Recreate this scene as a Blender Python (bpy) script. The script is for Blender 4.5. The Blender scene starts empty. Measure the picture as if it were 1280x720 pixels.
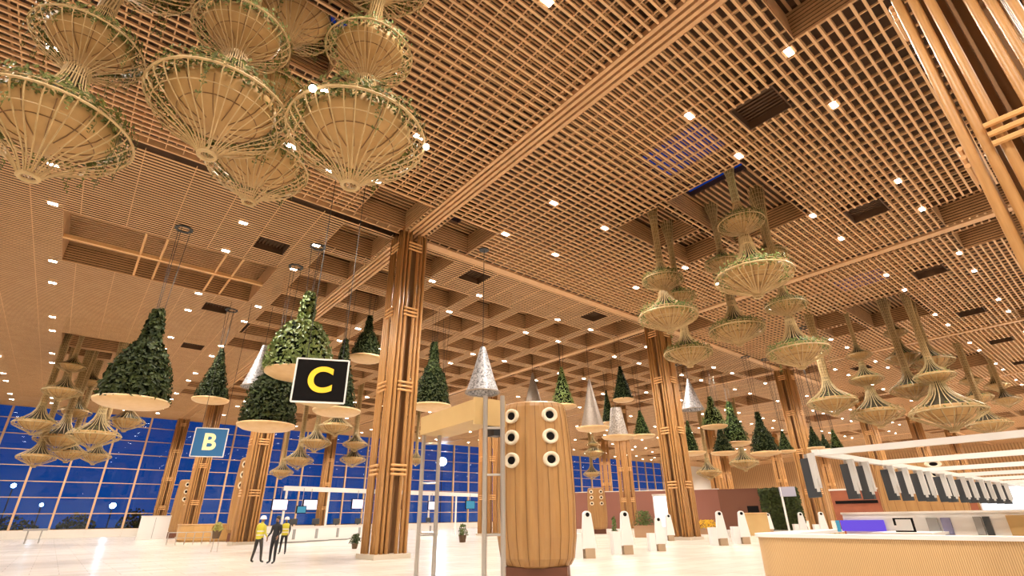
import bpy, math, random
from mathutils import Vector, Matrix
random.seed(7)
S = bpy.context.scene
COL = S.collection
PI = math.pi

# ---------------------------------------------------------------- camera numbers (metres, 1280x720)
F = 629.2
YAW, PITCH, ROLL = 0.697235, 0.430501, -0.0142755
CAM = Vector((0.164, 0.575, 1.523))
CZ = 16.5                      # underside of the slatted ceiling
M_ = 4.0                       # ceiling module
_f = Vector((math.sin(YAW)*math.cos(PITCH), math.cos(YAW)*math.cos(PITCH), math.sin(PITCH)))
_r = Vector((math.cos(YAW), -math.sin(YAW), 0)); _u = _r.cross(_f)
AX = (math.cos(ROLL)*_r+math.sin(ROLL)*_u, -math.sin(ROLL)*_r+math.cos(ROLL)*_u, _f)

def ray(px, py): return AX[0]*((px-640)/F)-AX[1]*((py-360)/F)+AX[2]
def at(px, py, r):             # the point seen at a pixel, r metres away over the floor
    d = ray(px, py); return CAM+d*(r/math.hypot(d.x, d.y))
def atz(px, py, z):
    d = ray(px, py); return CAM+d*((z-CAM.z)/d.z)
def aty(px, py, y):
    d = ray(px, py); return CAM+d*((y-CAM.y)/d.y)
def depth(p): return (Vector(p)-CAM).dot(AX[2])
def toward_camera(p):          # heading of an object whose front (-Y) looks at the viewer
    return math.atan2(CAM.x-p[0], -(CAM.y-p[1]))

# ---------------------------------------------------------------- materials
def mat(name, col, rough=.6, metal=0, noise=None, scale=8., stretch=(1, 1, 1), bump=0, emit=None, es=0, spec=.5):
    m = bpy.data.materials.new(name); m.use_nodes = True
    nt = m.node_tree; b = nt.nodes['Principled BSDF']
    b.inputs['Base Color'].default_value = (*col, 1)
    b.inputs['Roughness'].default_value = rough; b.inputs['Metallic'].default_value = metal
    b.inputs['Specular IOR Level'].default_value = spec
    if noise or bump:
        tc = nt.nodes.new('ShaderNodeTexCoord'); mp = nt.nodes.new('ShaderNodeMapping')
        mp.inputs['Scale'].default_value = stretch
        n = nt.nodes.new('ShaderNodeTexNoise'); n.inputs['Scale'].default_value = scale; n.inputs['Detail'].default_value = 3
        nt.links.new(tc.outputs['Object'], mp.inputs['Vector']); nt.links.new(mp.outputs[0], n.inputs['Vector'])
        if noise:
            r = nt.nodes.new('ShaderNodeValToRGB')
            r.color_ramp.elements[0].position = .3; r.color_ramp.elements[1].position = .7
            r.color_ramp.elements[0].color = (*col, 1); r.color_ramp.elements[1].color = (*noise, 1)
            nt.links.new(n.outputs['Fac'], r.inputs[0]); nt.links.new(r.outputs[0], b.inputs['Base Color'])
        if bump:
            bp = nt.nodes.new('ShaderNodeBump'); bp.inputs['Strength'].default_value = bump
            nt.links.new(n.outputs['Fac'], bp.inputs['Height']); nt.links.new(bp.outputs[0], b.inputs['Normal'])
    if emit:
        b.inputs['Emission Color'].default_value = (*emit, 1); b.inputs['Emission Strength'].default_value = es
    return m

def stripes_mat(name, c0, c1, scale, axis='X', rough=.5, c0w=.35):
    m = mat(name, c0, rough); nt = m.node_tree; b = nt.nodes['Principled BSDF']
    tc = nt.nodes.new('ShaderNodeTexCoord'); w = nt.nodes.new('ShaderNodeTexWave')
    w.wave_type = 'BANDS'; w.bands_direction = axis; w.inputs['Scale'].default_value = scale; w.inputs['Distortion'].default_value = .4
    r = nt.nodes.new('ShaderNodeValToRGB'); r.color_ramp.elements[0].position = .05; r.color_ramp.elements[1].position = c0w
    r.color_ramp.elements[0].color = (*c0, 1); r.color_ramp.elements[1].color = (*c1, 1)
    nt.links.new(tc.outputs['Object'], w.inputs['Vector']); nt.links.new(w.outputs['Fac'], r.inputs[0])
    nt.links.new(r.outputs[0], b.inputs['Base Color'])
    bp = nt.nodes.new('ShaderNodeBump'); bp.inputs['Strength'].default_value = .3; bp.inputs['Distance'].default_value = .01
    nt.links.new(w.outputs['Fac'], bp.inputs['Height']); nt.links.new(bp.outputs[0], b.inputs['Normal'])
    return m

def emission(name, col, s):
    m = bpy.data.materials.new(name); m.use_nodes = True; nt = m.node_tree; nt.nodes.clear()
    e = nt.nodes.new('ShaderNodeEmission'); e.inputs[0].default_value = (*col, 1); e.inputs[1].default_value = s
    o = nt.nodes.new('ShaderNodeOutputMaterial'); nt.links.new(e.outputs[0], o.inputs[0]); return m

def glass_mat(name, tint=(.93, .95, 1.0), refl=.07):
    m = bpy.data.materials.new(name); m.use_nodes = True; nt = m.node_tree; nt.nodes.clear()
    t = nt.nodes.new('ShaderNodeBsdfTransparent'); t.inputs[0].default_value = (*tint, 1)
    g = nt.nodes.new('ShaderNodeBsdfGlossy'); g.inputs['Roughness'].default_value = .02
    x = nt.nodes.new('ShaderNodeMixShader'); x.inputs[0].default_value = refl
    o = nt.nodes.new('ShaderNodeOutputMaterial')
    nt.links.new(t.outputs[0], x.inputs[1]); nt.links.new(g.outputs[0], x.inputs[2]); nt.links.new(x.outputs[0], o.inputs[0]); return m

def floor_mat():
    m = mat('polished cream stone', (.80, .75, .68), .24, spec=.5); nt = m.node_tree; b = nt.nodes['Principled BSDF']
    tc = nt.nodes.new('ShaderNodeTexCoord'); br = nt.nodes.new('ShaderNodeTexBrick')
    br.inputs['Scale'].default_value = 1; br.inputs['Brick Width'].default_value = 1.6; br.inputs['Row Height'].default_value = .8
    br.inputs['Mortar Size'].default_value = .008; br.inputs['Color1'].default_value = (.80, .75, .68, 1)
    br.inputs['Color2'].default_value = (.72, .66, .59, 1); br.inputs['Mortar'].default_value = (.42, .38, .33, 1)
    n = nt.nodes.new('ShaderNodeTexNoise'); n.inputs['Scale'].default_value = .35; n.inputs['Detail'].default_value = 6
    mx = nt.nodes.new('ShaderNodeMixRGB'); mx.blend_type = 'MULTIPLY'; mx.inputs[0].default_value = .35
    nt.links.new(tc.outputs['Object'], br.inputs['Vector']); nt.links.new(tc.outputs['Object'], n.inputs['Vector'])
    nt.links.new(br.outputs['Color'], mx.inputs[1]); nt.links.new(n.outputs['Fac'], mx.inputs[2]); nt.links.new(mx.outputs[0], b.inputs['Base Color'])
    return m

WOOD = mat('slat wood', (.60, .35, .165), .5, noise=(.67, .41, .205), scale=1.2)
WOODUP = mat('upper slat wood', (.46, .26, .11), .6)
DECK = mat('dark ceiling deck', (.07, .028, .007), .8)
LINING = mat('coffer board', (.50, .28, .125), .6, noise=(.42, .23, .10), scale=2)
BEAMW = mat('beam board', (.60, .35, .165), .5, noise=(.53, .30, .14), scale=3)
POLE = mat('bamboo pole', (.42, .21, .068), .45, noise=(.53, .285, .10), scale=3, stretch=(6, 6, .4))
TIEM = mat('pale tie rod', (.70, .40, .16), .45)
PLINTH = mat('pale stone plinth', (.55, .48, .38), .4)
CANE = mat('split cane', (.42, .285, .125), .5, noise=(.56, .40, .19), scale=6)
CANEP = mat('pale cane', (.52, .44, .24), .5, noise=(.38, .33, .14), scale=5)
BOWL = mat('woven tan bowl', (.40, .235, .08), .6, noise=(.48, .295, .11), scale=4)
DISH = mat('cream planter dish', (.72, .47, .22), .4, noise=(.78, .54, .28), scale=3)
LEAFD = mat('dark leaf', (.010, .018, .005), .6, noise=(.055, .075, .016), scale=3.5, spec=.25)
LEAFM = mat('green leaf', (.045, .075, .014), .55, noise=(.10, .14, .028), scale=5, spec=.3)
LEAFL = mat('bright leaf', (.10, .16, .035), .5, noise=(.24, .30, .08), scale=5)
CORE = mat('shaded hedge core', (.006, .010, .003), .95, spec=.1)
SILVER = mat('silver mesh', (.10, .10, .105), .5, .3, noise=(.62, .62, .64), scale=9, bump=1.)
DOTM = mat('dotted grey mesh', (.13, .10, .08), .6, .1, noise=(.50, .45, .40), scale=9, bump=1.)
GREYM = mat('grey wire mesh', (.24, .20, .17), .6, .3, noise=(.36, .30, .25), scale=14, bump=.6)
DARKM = mat('dark metal', (.03, .03, .03), .5, .4)
RIML = mat('olive leaf', (.075, .085, .018), .55, noise=(.17, .18, .04), scale=5, spec=.3)
COREP = mat('brown column core', (.24, .12, .045), .7)
STEEL = mat('brushed steel', (.50, .46, .42), .3, .8, noise=(.48, .46, .44), scale=20, stretch=(1, 1, .1))
WHITE = mat('white laminate', (.86, .85, .83), .3)
OFFW = mat('off-white panel', (.74, .70, .64), .45)
GREYP = mat('grey panel', (.30, .29, .28), .5)
TERRA = mat('terracotta panel', (.30, .085, .035), .6, noise=(.25, .07, .03), scale=2)
BROWN = mat('brown cladding', (.115, .036, .014), .6)
DRUMW = stripes_mat('planed pod wood', (.30, .135, .03), (.52, .27, .07), 1.6, 'X', .4, .16)
DRUMP = mat('pod wood', (.33, .17, .056), .4, noise=(.385, .21, .072), scale=3, stretch=(3, 3, .3))
WOVEN = stripes_mat('woven cane front', (.40, .23, .09), (.62, .42, .21), 9, 'Y', .5, .55)
WOVENX = stripes_mat('woven cane end', (.46, .24, .07), (.72, .45, .17), 9, 'X', .5, .55)
TANBOX = mat('tan fascia', (.50, .33, .13), .5, noise=(.56, .38, .16), scale=1)
BLACK = mat('matt black', (.006, .005, .005), .6, spec=.08)
SCREENG = mat('dark screen', (.035, .04, .045), .25)
YEL = mat('yellow letter', (.85, .55, .03), .4, emit=(.9, .6, .04), es=.35)
PYEL = mat('pale yellow letter', (.9, .82, .45), .4, emit=(.9, .82, .45), es=.35)
BLUE = mat('sign blue', (.02, .12, .28), .4, emit=(.02, .12, .3), es=.25)
POTM = mat('brown pot', (.10, .055, .025), .6)
FLOW = mat('yellow blossom', (.85, .55, .03), .6)
LED = emission('downlight glow', (1, .93, .80), 40)
LEDSCR = emission('white display glow', (.95, .96, 1), 2.2)
PINKSCR = emission('pinkish display glow', (1, .86, .95), 2.0)
PURP = emission('violet display glow', (.22, .12, .9), 1.2)
CYAN = emission('cyan display glow', (.15, .55, .75), .9)
FLOOD = emission('floodlight glow', (.8, .9, 1), 130)
STREET = emission('street lamp glow', (.6, .85, 1), 45)
GLASS = glass_mat('facade glass', (.86, .93, 1.0), .035)
FRAME = mat('tan window frame', (.60, .40, .22), .45)
FLOORM = floor_mat()
SLATW = stripes_mat('slatted wall wood', (.30, .165, .07), (.52, .31, .14), .5, 'Y', .6, .5)

# ---------------------------------------------------------------- mesh builder
class MB:
    def __init__(s): s.v = []; s.f = []; s.mi = []; s.m = 0
    def _add(s, vs, fs):
        o = len(s.v); s.v += [tuple(v) for v in vs]
        for f in fs: s.f.append(tuple(i+o for i in f)); s.mi.append(s.m)
    def box(s, c, d, rz=0, mtx=None):
        hx, hy, hz = d[0]/2, d[1]/2, d[2]/2
        vs = [Vector((x, y, z)) for z in (-hz, hz) for y in (-hy, hy) for x in (-hx, hx)]
        if mtx: vs = [mtx @ v for v in vs]
        if rz:
            R = Matrix.Rotation(rz, 3, 'Z'); vs = [R @ v for v in vs]
        c = Vector(c)
        s._add([v+c for v in vs], [(0, 2, 3, 1), (4, 5, 7, 6), (0, 1, 5, 4), (2, 6, 7, 3), (0, 4, 6, 2), (1, 3, 7, 5)])
    def span(s, x0, x1, y0, y1, z0, z1): s.box(((x0+x1)/2, (y0+y1)/2, (z0+z1)/2), (x1-x0, y1-y0, z1-z0))
    def tube(s, pts, r, n=6, closed=False, caps=True):
        pts = [Vector(p) for p in pts]; N = len(pts); rr = r if isinstance(r, (list, tuple)) else [r]*N
        vs = []; ref = None
        for i, p in enumerate(pts):
            a = pts[(i-1) % N] if (closed or i) else p; b = pts[(i+1) % N] if (closed or i < N-1) else p
            t = (b-a).normalized()
            if ref is None:
                ref = t.orthogonal().normalized()
            ref = (ref-t*ref.dot(t)).normalized(); q = t.cross(ref)
            for k in range(n):
                an = 2*PI*k/n; vs.append(p+(ref*math.cos(an)+q*math.sin(an))*rr[i])
        fs = []
        for i in range(N if closed else N-1):
            j = (i+1) % N
            for k in range(n): fs.append((i*n+k, i*n+(k+1) % n, j*n+(k+1) % n, j*n+k))
        if caps and not closed: fs += [tuple(range(n))[::-1], tuple(range((N-1)*n, N*n))]
        s._add(vs, fs)
    def lathe(s, prof, n=32, c=(0, 0, 0), cap=False):
        vs = []; fs = []
        for (r, z) in prof:
            for k in range(n): a = 2*PI*k/n; vs.append((c[0]+r*math.cos(a), c[1]+r*math.sin(a), c[2]+z))
        for i in range(len(prof)-1):
            for k in range(n): fs.append((i*n+k, i*n+(k+1) % n, (i+1)*n+(k+1) % n, (i+1)*n+k))
        if cap: fs += [tuple(range(n))[::-1], tuple(range((len(prof)-1)*n, len(prof)*n))]
        s._add(vs, fs)
    def ring(s, R, r, z=0, n=40, m=5, c=(0, 0)):
        s.tube([(c[0]+R*math.cos(2*PI*k/n), c[1]+R*math.sin(2*PI*k/n), z) for k in range(n)], r, m, True)
    def prism(s, poly, z0, z1):
        n = len(poly)
        s._add([(x, y, z0) for x, y in poly]+[(x, y, z1) for x, y in poly],
               [tuple(range(n))[::-1], tuple(range(n, 2*n))]+[(i, (i+1) % n, n+(i+1) % n, n+i) for i in range(n)])
    def sphere(s, c, r, n=10, sq=(1, 1, 1)):
        prof = [(max(1e-4, math.sin(PI*i/n)), -math.cos(PI*i/n)) for i in range(n+1)]
        o = len(s.v); s.lathe(prof, n+2)
        for i in range(o, len(s.v)):
            x, y, z = s.v[i]; s.v[i] = (c[0]+x*r*sq[0], c[1]+y*r*sq[1], c[2]+z*r*sq[2])
    def leaf(s, p, nrm, L, w):
        nrm = Vector(nrm).normalized(); t = nrm.orthogonal().normalized()
        t.rotate(Matrix.Rotation(random.random()*2*PI, 3, nrm)); b = nrm.cross(t); p = Vector(p)
        s._add([p-t*L*.5, p+b*w*.5+nrm*w*.15, p+t*L*.5, p-b*w*.5+nrm*w*.15], [(0, 1, 2), (0, 2, 3)])
    def mesh(s, name, mats, smooth=False):
        me = bpy.data.meshes.new(name); me.from_pydata(s.v, [], s.f)
        for m in (mats if isinstance(mats, (list, tuple)) else [mats]): me.materials.append(m)
        if any(s.mi): me.polygons.foreach_set('material_index', s.mi)
        if smooth: me.polygons.foreach_set('use_smooth', [True]*len(me.polygons))
        me.update(); return me

def obj(name, me, parent=None, loc=(0, 0, 0), rz=0, sc=1, label=None):
    o = bpy.data.objects.new(name, me); COL.objects.link(o); o.parent = parent
    o.location = loc; o.rotation_euler = (0, 0, rz); o.scale = (sc,)*3 if not isinstance(sc, (tuple, list)) else sc
    if label: o['label'] = label
    return o
def tag(o, label, cat, group=None):
    o['label'] = label; o['category'] = cat
    if group: o['group'] = group
    return o
def thing(name, label, cat, loc=(0, 0, 0), rz=0, group=None):
    o = bpy.data.objects.new(name, None); COL.objects.link(o); o.empty_display_size = .2
    o.location = loc; o.rotation_euler = (0, 0, rz); return tag(o, label, cat, group)
def struct(name, me, parent=None):
    o = obj(name, me, parent)
    o['kind'] = 'structure'
    return o
def copy_tree(o, loc=None, rz=None, label=None, parent=None, group=None):
    c = o.copy(); COL.objects.link(c); c.parent = parent
    if loc is not None: c.location = loc
    if rz is not None: c.rotation_euler = (0, 0, rz)
    if label: c['label'] = label
    if group: c['group'] = group
    for ch in list(o.children): copy_tree(ch, parent=c)
    return c
def lamp(name, kind, loc, energy, col=(1, .86, .68), rot=(0, 0, 0), size=.1, angle=2.6, blend=.6, parent=None):
    l = bpy.data.lights.new(name, kind); l.energy = energy; l.color = col
    if kind == 'AREA': l.size = size
    else: l.shadow_soft_size = size
    if kind == 'SPOT': l.spot_size = angle; l.spot_blend = blend
    o = bpy.data.objects.new(name, l); COL.objects.link(o); o.location = loc; o.rotation_euler = rot; o.parent = parent
    return o
# ================================================================ THE HALL
X0, X1, Y0, Y1 = -20., 172., -14., 97.5
fl = MB(); fl.span(X0, X1, Y0, Y1, -.3, 0); struct('floor', fl.mesh('floor', FLOORM))
wl = MB(); wl.span(X0-.4, X0, Y0, Y1, -.3, 18.2); struct('wall_left', wl.mesh('wall_left', OFFW))
wf = MB(); wf.span(X0, X1, Y0-.4, Y0, -.3, 18.2); struct('wall_front', wf.mesh('wall_front', OFFW))
wr = MB(); wr.span(X1, X1+.4, Y0, Y1, -.3, 18.2); struct('wall_right', wr.mesh('wall_right', SLATW))

# openings in the slatted ceiling, in modules of 4 m: (k0, k1, m0, m1)
OPEN = []
VENTS = []
WAFFLE = [(6, 9), (6, 15), (12, 9)]
for i in range(0, 7):
    for j in range(0, 4):
        c, m = 6*i, 3+6*j
        if (c, m) in WAFFLE: continue
        if (c, m) == (0, 9): OPEN.append((-.9, 1.8, 8.15, 9.9)); continue
        OPEN.append((c-.85, c+.95, m-.95, m+.08))
        OPEN.append((c-.85, c+.12, m+.2, m+.9)); OPEN.append((c+.2, c+.95, m+.2, m+.9))
for i in range(-1, 7):
    for j in range(0, 4):
        for sx in (-1, 1):
            for sy in (-1, 1):
                a, b = sorted((3+6*i+sx*.17, 3+6*i+sx*.92)); p, q = sorted((6*j+sy*.17, 6*j+sy*.92))
                OPEN.append((a, b, p, q))
for (c, m) in WAFFLE:
    for k in range(c-3, c+3):
        for n in range(m-3, m+3):
            if n == 6: continue
            OPEN.append((k+.12, k+.88, n+.12, n+.88))
for n in range(7, 12):
    OPEN.append((2.15, 2.85, n+.15, n+.85))
for i in range(0, 5):
    for sx in (-1.5, 1.5):
        if 6*i+sx > 1: VENTS.append((6*i+sx, 1.5))
VENTS += [(4.5, 6.45), (7.5, 6.45), (1.5, 7.45), (1.4, 10.6), (1.5, 13.5), (12+1.5, 4.5), (12+4.5, 4.5)]
HOLES = [tuple(4*a for a in o) for o in OPEN]
VH = [(4*k-.86, 4*k+.86, 4*m-.86, 4*m+.86) for k, m in VENTS]
BEAMX = [12+24*i for i in range(0, 7)]

def cut(lo, hi, cuts):
    out = []; p = lo
    for a, b in sorted(cuts):
        if b <= p: continue
        if a >= hi: break
        if a > p: out.append((p, a))
        p = max(p, b)
    if p < hi: out.append((p, hi))
    return out
LX0, LX1, LY0, LY1 = -19.9, 171.9, -13.9, 97.2
def lattice(mb, z, sp, cp, y0, y1, sw, sh, cw, ch):
    n = int((y1-y0)/sp)
    for i in range(n):
        y = y0+sp*(i+.5)
        cs = [(a, b) for a, b, p, q in HOLES+VH if p < y < q]+[(bx-.52, bx+.52) for bx in BEAMX]
        for a, b in cut(LX0, LX1, cs): mb.span(a, b, y-sw/2, y+sw/2, z, z+sh)
    n = int((LX1-LX0)/cp)
    for i in range(n):
        x = LX0+cp*(i+.5+(.5 if z > CZ else 0))
        if any(abs(x-bx) < .52 for bx in BEAMX): continue
        cs = [(p, q) for a, b, p, q in HOLES+VH if a < x < b]
        for a, b in cut(y0, y1, cs): mb.span(x-cw/2, x+cw/2, a, b, z+sh*.45+(.07 if cp > 1 else 0), z+sh*.45+ch+(.07 if cp > 1 else 0))
# deck with skylights
SKY = [(6*i-1.45, 6*i-.22, 2.18, 3.05) for i in range(1, 6)]+[(.38, .98, 3.15, 3.62), (3.05, 3.6, 5.2, 5.65)]
SKY = [tuple(4*a for a in s) for s in SKY]
DZ = 17.9
xs = sorted({X0, X1, *[s[0] for s in SKY], *[s[1] for s in SKY]}); ys = sorted({Y0, Y1, *[s[2] for s in SKY], *[s[3] for s in SKY]})
dk = MB()
for a, b in zip(xs, xs[1:]):
    for p, q in zip(ys, ys[1:]):
        cx, cy = (a+b)/2, (p+q)/2
        if any(s[0] < cx < s[1] and s[2] < cy < s[3] for s in SKY): continue
        dk.span(a, b, p, q, DZ, DZ+.3)
ceiling = struct('ceiling', dk.mesh('ceiling', DECK))
lt = MB(); lattice(lt, CZ, 1/3, 2/3, LY0, 23.7, .085, .085, .036, .07)
obj('slat_grid', lt.mesh('slat_grid', WOOD), ceiling)
lt = MB(); lattice(lt, CZ, .25, 2., 24.3, 97.2, .105, .022, .04, .03)
obj('dense_slat_grid', lt.mesh('dense_slat_grid', WOOD), ceiling)
lt = MB(); lattice(lt, CZ+.32, 1/3, 2/3, LY0, 23.7, .06, .06, .06, .07)
obj('upper_slat_grid', lt.mesh('upper_slat_grid', WOODUP), ceiling)
# slatted linings of the coffers
ln = MB()
for a, b, p, q in HOLES:
    ln.m = 1
    t = .03
    ln.span(a-t, a, p, q, CZ+.05, DZ); ln.span(b, b+t, p, q, CZ+.05, DZ)
    ln.span(a, b, p-t, p, CZ+.05, DZ); ln.span(a, b, q, q+t, CZ+.05, DZ)
    ln.m = 0
    z = CZ
    while z < DZ-.1:
        ln.span(a, a+.03, p, q, z, z+.1); ln.span(b-.03, b, p, q, z, z+.1)
        ln.span(a, b, p, p+.03, z, z+.1); ln.span(a, b, q-.03, q, z, z+.1)
        z += .165
ln.m = 0
for a, b, p, q in HOLES:
    y = p+.1
    while y < q:
        for c0, c1 in cut(a, b, [(s[0], s[1]) for s in SKY if s[2] < y < s[3]]): ln.span(c0, c1, y-.05, y+.05, DZ-.12, DZ-.04)
        y += .3
obj('coffer_lining', ln.mesh('coffer_lining', [LINING, DECK]), ceiling)
# rods across the long coffers of the first bays
rd = MB()
for k in (.02, .28, 1.05, 1.3):
    for (p, q) in ((8.15, 9.9),):
        rd.tube([(4*k, 4*p, CZ+.1), (4*k, 4*q, CZ+.1)], .07, 6)
rd.span(-.9*4, 1.8*4, 35.9, 36.15, CZ, CZ+.2)
for k in (-.28, -.06):
    rd.tube([(4*k, 4*2.05, CZ+.1), (4*k, 4*3.9, CZ+.1)], .07, 6)
for k in (.4, .62):
    rd.tube([(4*k, 4*14.05, CZ+.1), (4*k, 4*15.9, CZ+.1)], .07, 6)
obj('coffer_rods', rd.mesh('coffer_rods', TIEM), ceiling)
for i, bx in enumerate(BEAMX):
    b = MB()
    y1 = 97.2
    if i == 0:
        for o, w in ((-.4, .15), (-.135, .15), (.13, .15), (.4, .17)): b.span(bx+o-w/2, bx+o+w/2, LY0, y1, CZ, CZ+.25)
    else:
        b.span(bx-.28, bx+.28, LY0, y1, CZ, CZ+.15)
    b.m = 1; b.span(bx-.5, bx+.5, LY0, y1, CZ+.5, CZ+.56)
    obj('ceiling_beam', b.mesh('ceiling_beam', [BEAMW, DECK]), ceiling)
b = MB(); b.span(12.6, 172, 23.7, 24.3, CZ, CZ+.15); b.span(-20, 11.4, 23.75, 23.85, CZ, CZ+.3)
obj('ceiling_beam', b.mesh('ceiling_beam', BEAMW), ceiling)

# night facade
fr = MB()
GX0, GX1 = -20., 152.
x = GX0
while x <= GX1:
    fr.span(x-.12, x+.12, 97.2, 97.6, 0, 17.9); x += 4
for z in (1.0, 3, 5, 7, 9, 11, 13, 15, 16.6): fr.span(GX0, GX1, 97.3, 97.5, z-.05, z+.05)
win = struct('window_1', fr.mesh('window_1', FRAME))
gp = MB(); gp.span(GX0, GX1, 97.42, 97.44, 1.05, 16.6); obj('pane', gp.mesh('pane', GLASS), win)
wb = MB(); wb.span(X0, X1, 97.2, 97.8, -.3, 1.0); wb.span(X0, X1, 97.3, 97.8, 16.6, 18.2); wb.span(GX1, X1, 97.2, 97.8, 1., 16.6)
struct('wall_back', wb.mesh('wall_back', OFFW))
gd = MB(); gd.span(-300, 500, 97.9, 500, -.5, -.2); struct('ground', gd.mesh('ground', mat('dark apron', (.01, .012, .014), .8)))

# ---------------------------------------------------------------- sky at dusk
W = bpy.data.worlds.new('dusk'); S.world = W; W.use_nodes = True; nt = W.node_tree
bg = nt.nodes['Background']; tc = nt.nodes.new('ShaderNodeTexCoord'); sp = nt.nodes.new('ShaderNodeSeparateXYZ')
rp = nt.nodes.new('ShaderNodeValToRGB'); rp.color_ramp.elements[0].position = 0; rp.color_ramp.elements[1].position = .32
rp.color_ramp.elements[0].color = (.010, .095, .38, 1); rp.color_ramp.elements[1].color = (.006, .035, .25, 1)
nt.links.new(tc.outputs['Generated'], sp.inputs[0]); nt.links.new(sp.outputs['Z'], rp.inputs[0]); nt.links.new(rp.outputs[0], bg.inputs[0])
bg.inputs[1].default_value = 1.0

# ---------------------------------------------------------------- downlights, vents
hb = MB(); hb.span(-.2, .2, -.2, .2, .0, .16); HOUSING = hb.mesh('downlight', BEAMW)
lb = MB()
for sx in (-.105, .105): lb.span(sx-.09, sx+.09, -.1, .1, -.025, .01)
LENS = lb.mesh('lens', LED)
first = None
for k in range(-4, 33):
    for m in range(-2, 24):
        if k % 3 == 0 or m % 3 == 0: continue
        x, y = 4*k, 4*m
        if any(a-.2 < x < b+.2 and p-.2 < y < q+.2 for a, b, p, q in HOLES): continue
        vis = (Vector((x, y, CZ))-CAM); d = vis.dot(AX[2])
        if d < 1: continue
        px, py = 640+F*vis.dot(AX[0])/d, 360-F*vis.dot(AX[1])/d
        if not(-20 < px < 1300 and py > -20): continue
        o = obj('downlight', HOUSING, None, (x, y, CZ-.04))
        tag(o, 'small white glowing downlight set in the slatted wooden ceiling', 'ceiling light', 'downlights of the slatted ceiling')
        obj('lens', LENS, o)
for k in range(-4, 43):
    for m in range(-3, 24):
        if k % 3 == 1 and m % 3 == 1:
            lamp('downlight_lamp', 'SPOT', (4*k+.5, 4*m+.5, CZ-.3), 7500, size=.25, angle=2.5, col=(1, .91, .80))
VMESH = None
for k, m in VENTS:
    v = MB(); w = .86
    for a in (-1, 1):
        v.span(a*w-.03, a*w+.03, -w, w, 0, .5); v.span(-w, w, a*w-.03, a*w+.03, 0, .5)
    s = MB()
    for i in range(9): s.span(-w+.1+i*.2-.04, -w+.1+i*.2+.04, -w, w, .38, .46)
    s.span(-w, w, -w, w, .5, .53)
    if VMESH is None: VMESH = (v.mesh('air_vent', DECK), s.mesh('louvre', DECK))
    o = obj('air_vent', VMESH[0], None, (4*k, 4*m, CZ+.02))
    tag(o, 'dark square louvred vent recessed into the slatted wooden ceiling', 'air vent', 'ceiling vents')
    obj('louvre', VMESH[1], o)

# ---------------------------------------------------------------- camera, exposure
cd = bpy.data.cameras.new('camera'); cd.sensor_width = 36; cd.lens = F/1280*36; cd.clip_end = 900
co = bpy.data.objects.new('camera', cd); COL.objects.link(co)
co.matrix_world = Matrix(((AX[0].x, AX[1].x, -AX[2].x, CAM.x), (AX[0].y, AX[1].y, -AX[2].y, CAM.y), (AX[0].z, AX[1].z, -AX[2].z, CAM.z), (0, 0, 0, 1)))
S.camera = co
vs = S.view_settings; vs.view_transform = 'Standard'; vs.look = 'None'; vs.gamma = 1; vs.use_curve_mapping = False; vs.exposure = -.52
S.cycles.max_bounces = 8; S.cycles.diffuse_bounces = 5; S.cycles.transparent_max_bounces = 16
S.cycles.use_denoising = True; S.cycles.caustics_reflective = False; S.cycles.caustics_refractive = False
S.cycles.sample_clamp_indirect = 6

# ---------------------------------------------------------------- columns of bundled poles
pm = MB(); pm.tube([(0, 0, .2), (0, 0, CZ+.2)], .082, 10); POLEM = pm.mesh('pole', POLE, True)
bm_ = MB(); bm_.span(-.9, .9, -.9, .9, 0, .2); PLM = bm_.mesh('plinth', PLINTH)
tm = MB()
for dz in (-.2, 0, .2): tm.tube([(-.40, -.83, dz), (.40, -.83, dz)], .055, 6)
cp_ = MB(); cp_.span(-.5, .5, -.03, .03, .2, CZ+.2); cp_.span(-.03, .03, -.5, .5, .2, CZ+.2); COREM = cp_.mesh('core_panel', COREP)
TIE = tm.mesh('tie_rods', TIEM)
OFFS = (-.70, -.47, -.245, .245, .47, .70)
def column(i, j, label):
    x, y = 12+24*i, 24*j
    if (i, j) == (0, 0): x, y = x+.1, y+.12
    t = thing('bamboo_column', label, 'column', (x, y, 0), 0, 'bundled pole columns')
    obj('plinth', PLM, t); obj('core_panel', COREM, t)
    for a in OFFS:
        for b in OFFS:
            if abs(a) < .65 and abs(b) < .65: continue
            obj('pole', POLEM, t, (a, b, 0))
    for z in (3.7, 7.65, 11.65, 15.6):
        for q in range(4): obj('tie_rods', TIE, t, (0, 0, z), q*PI/2)
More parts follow.
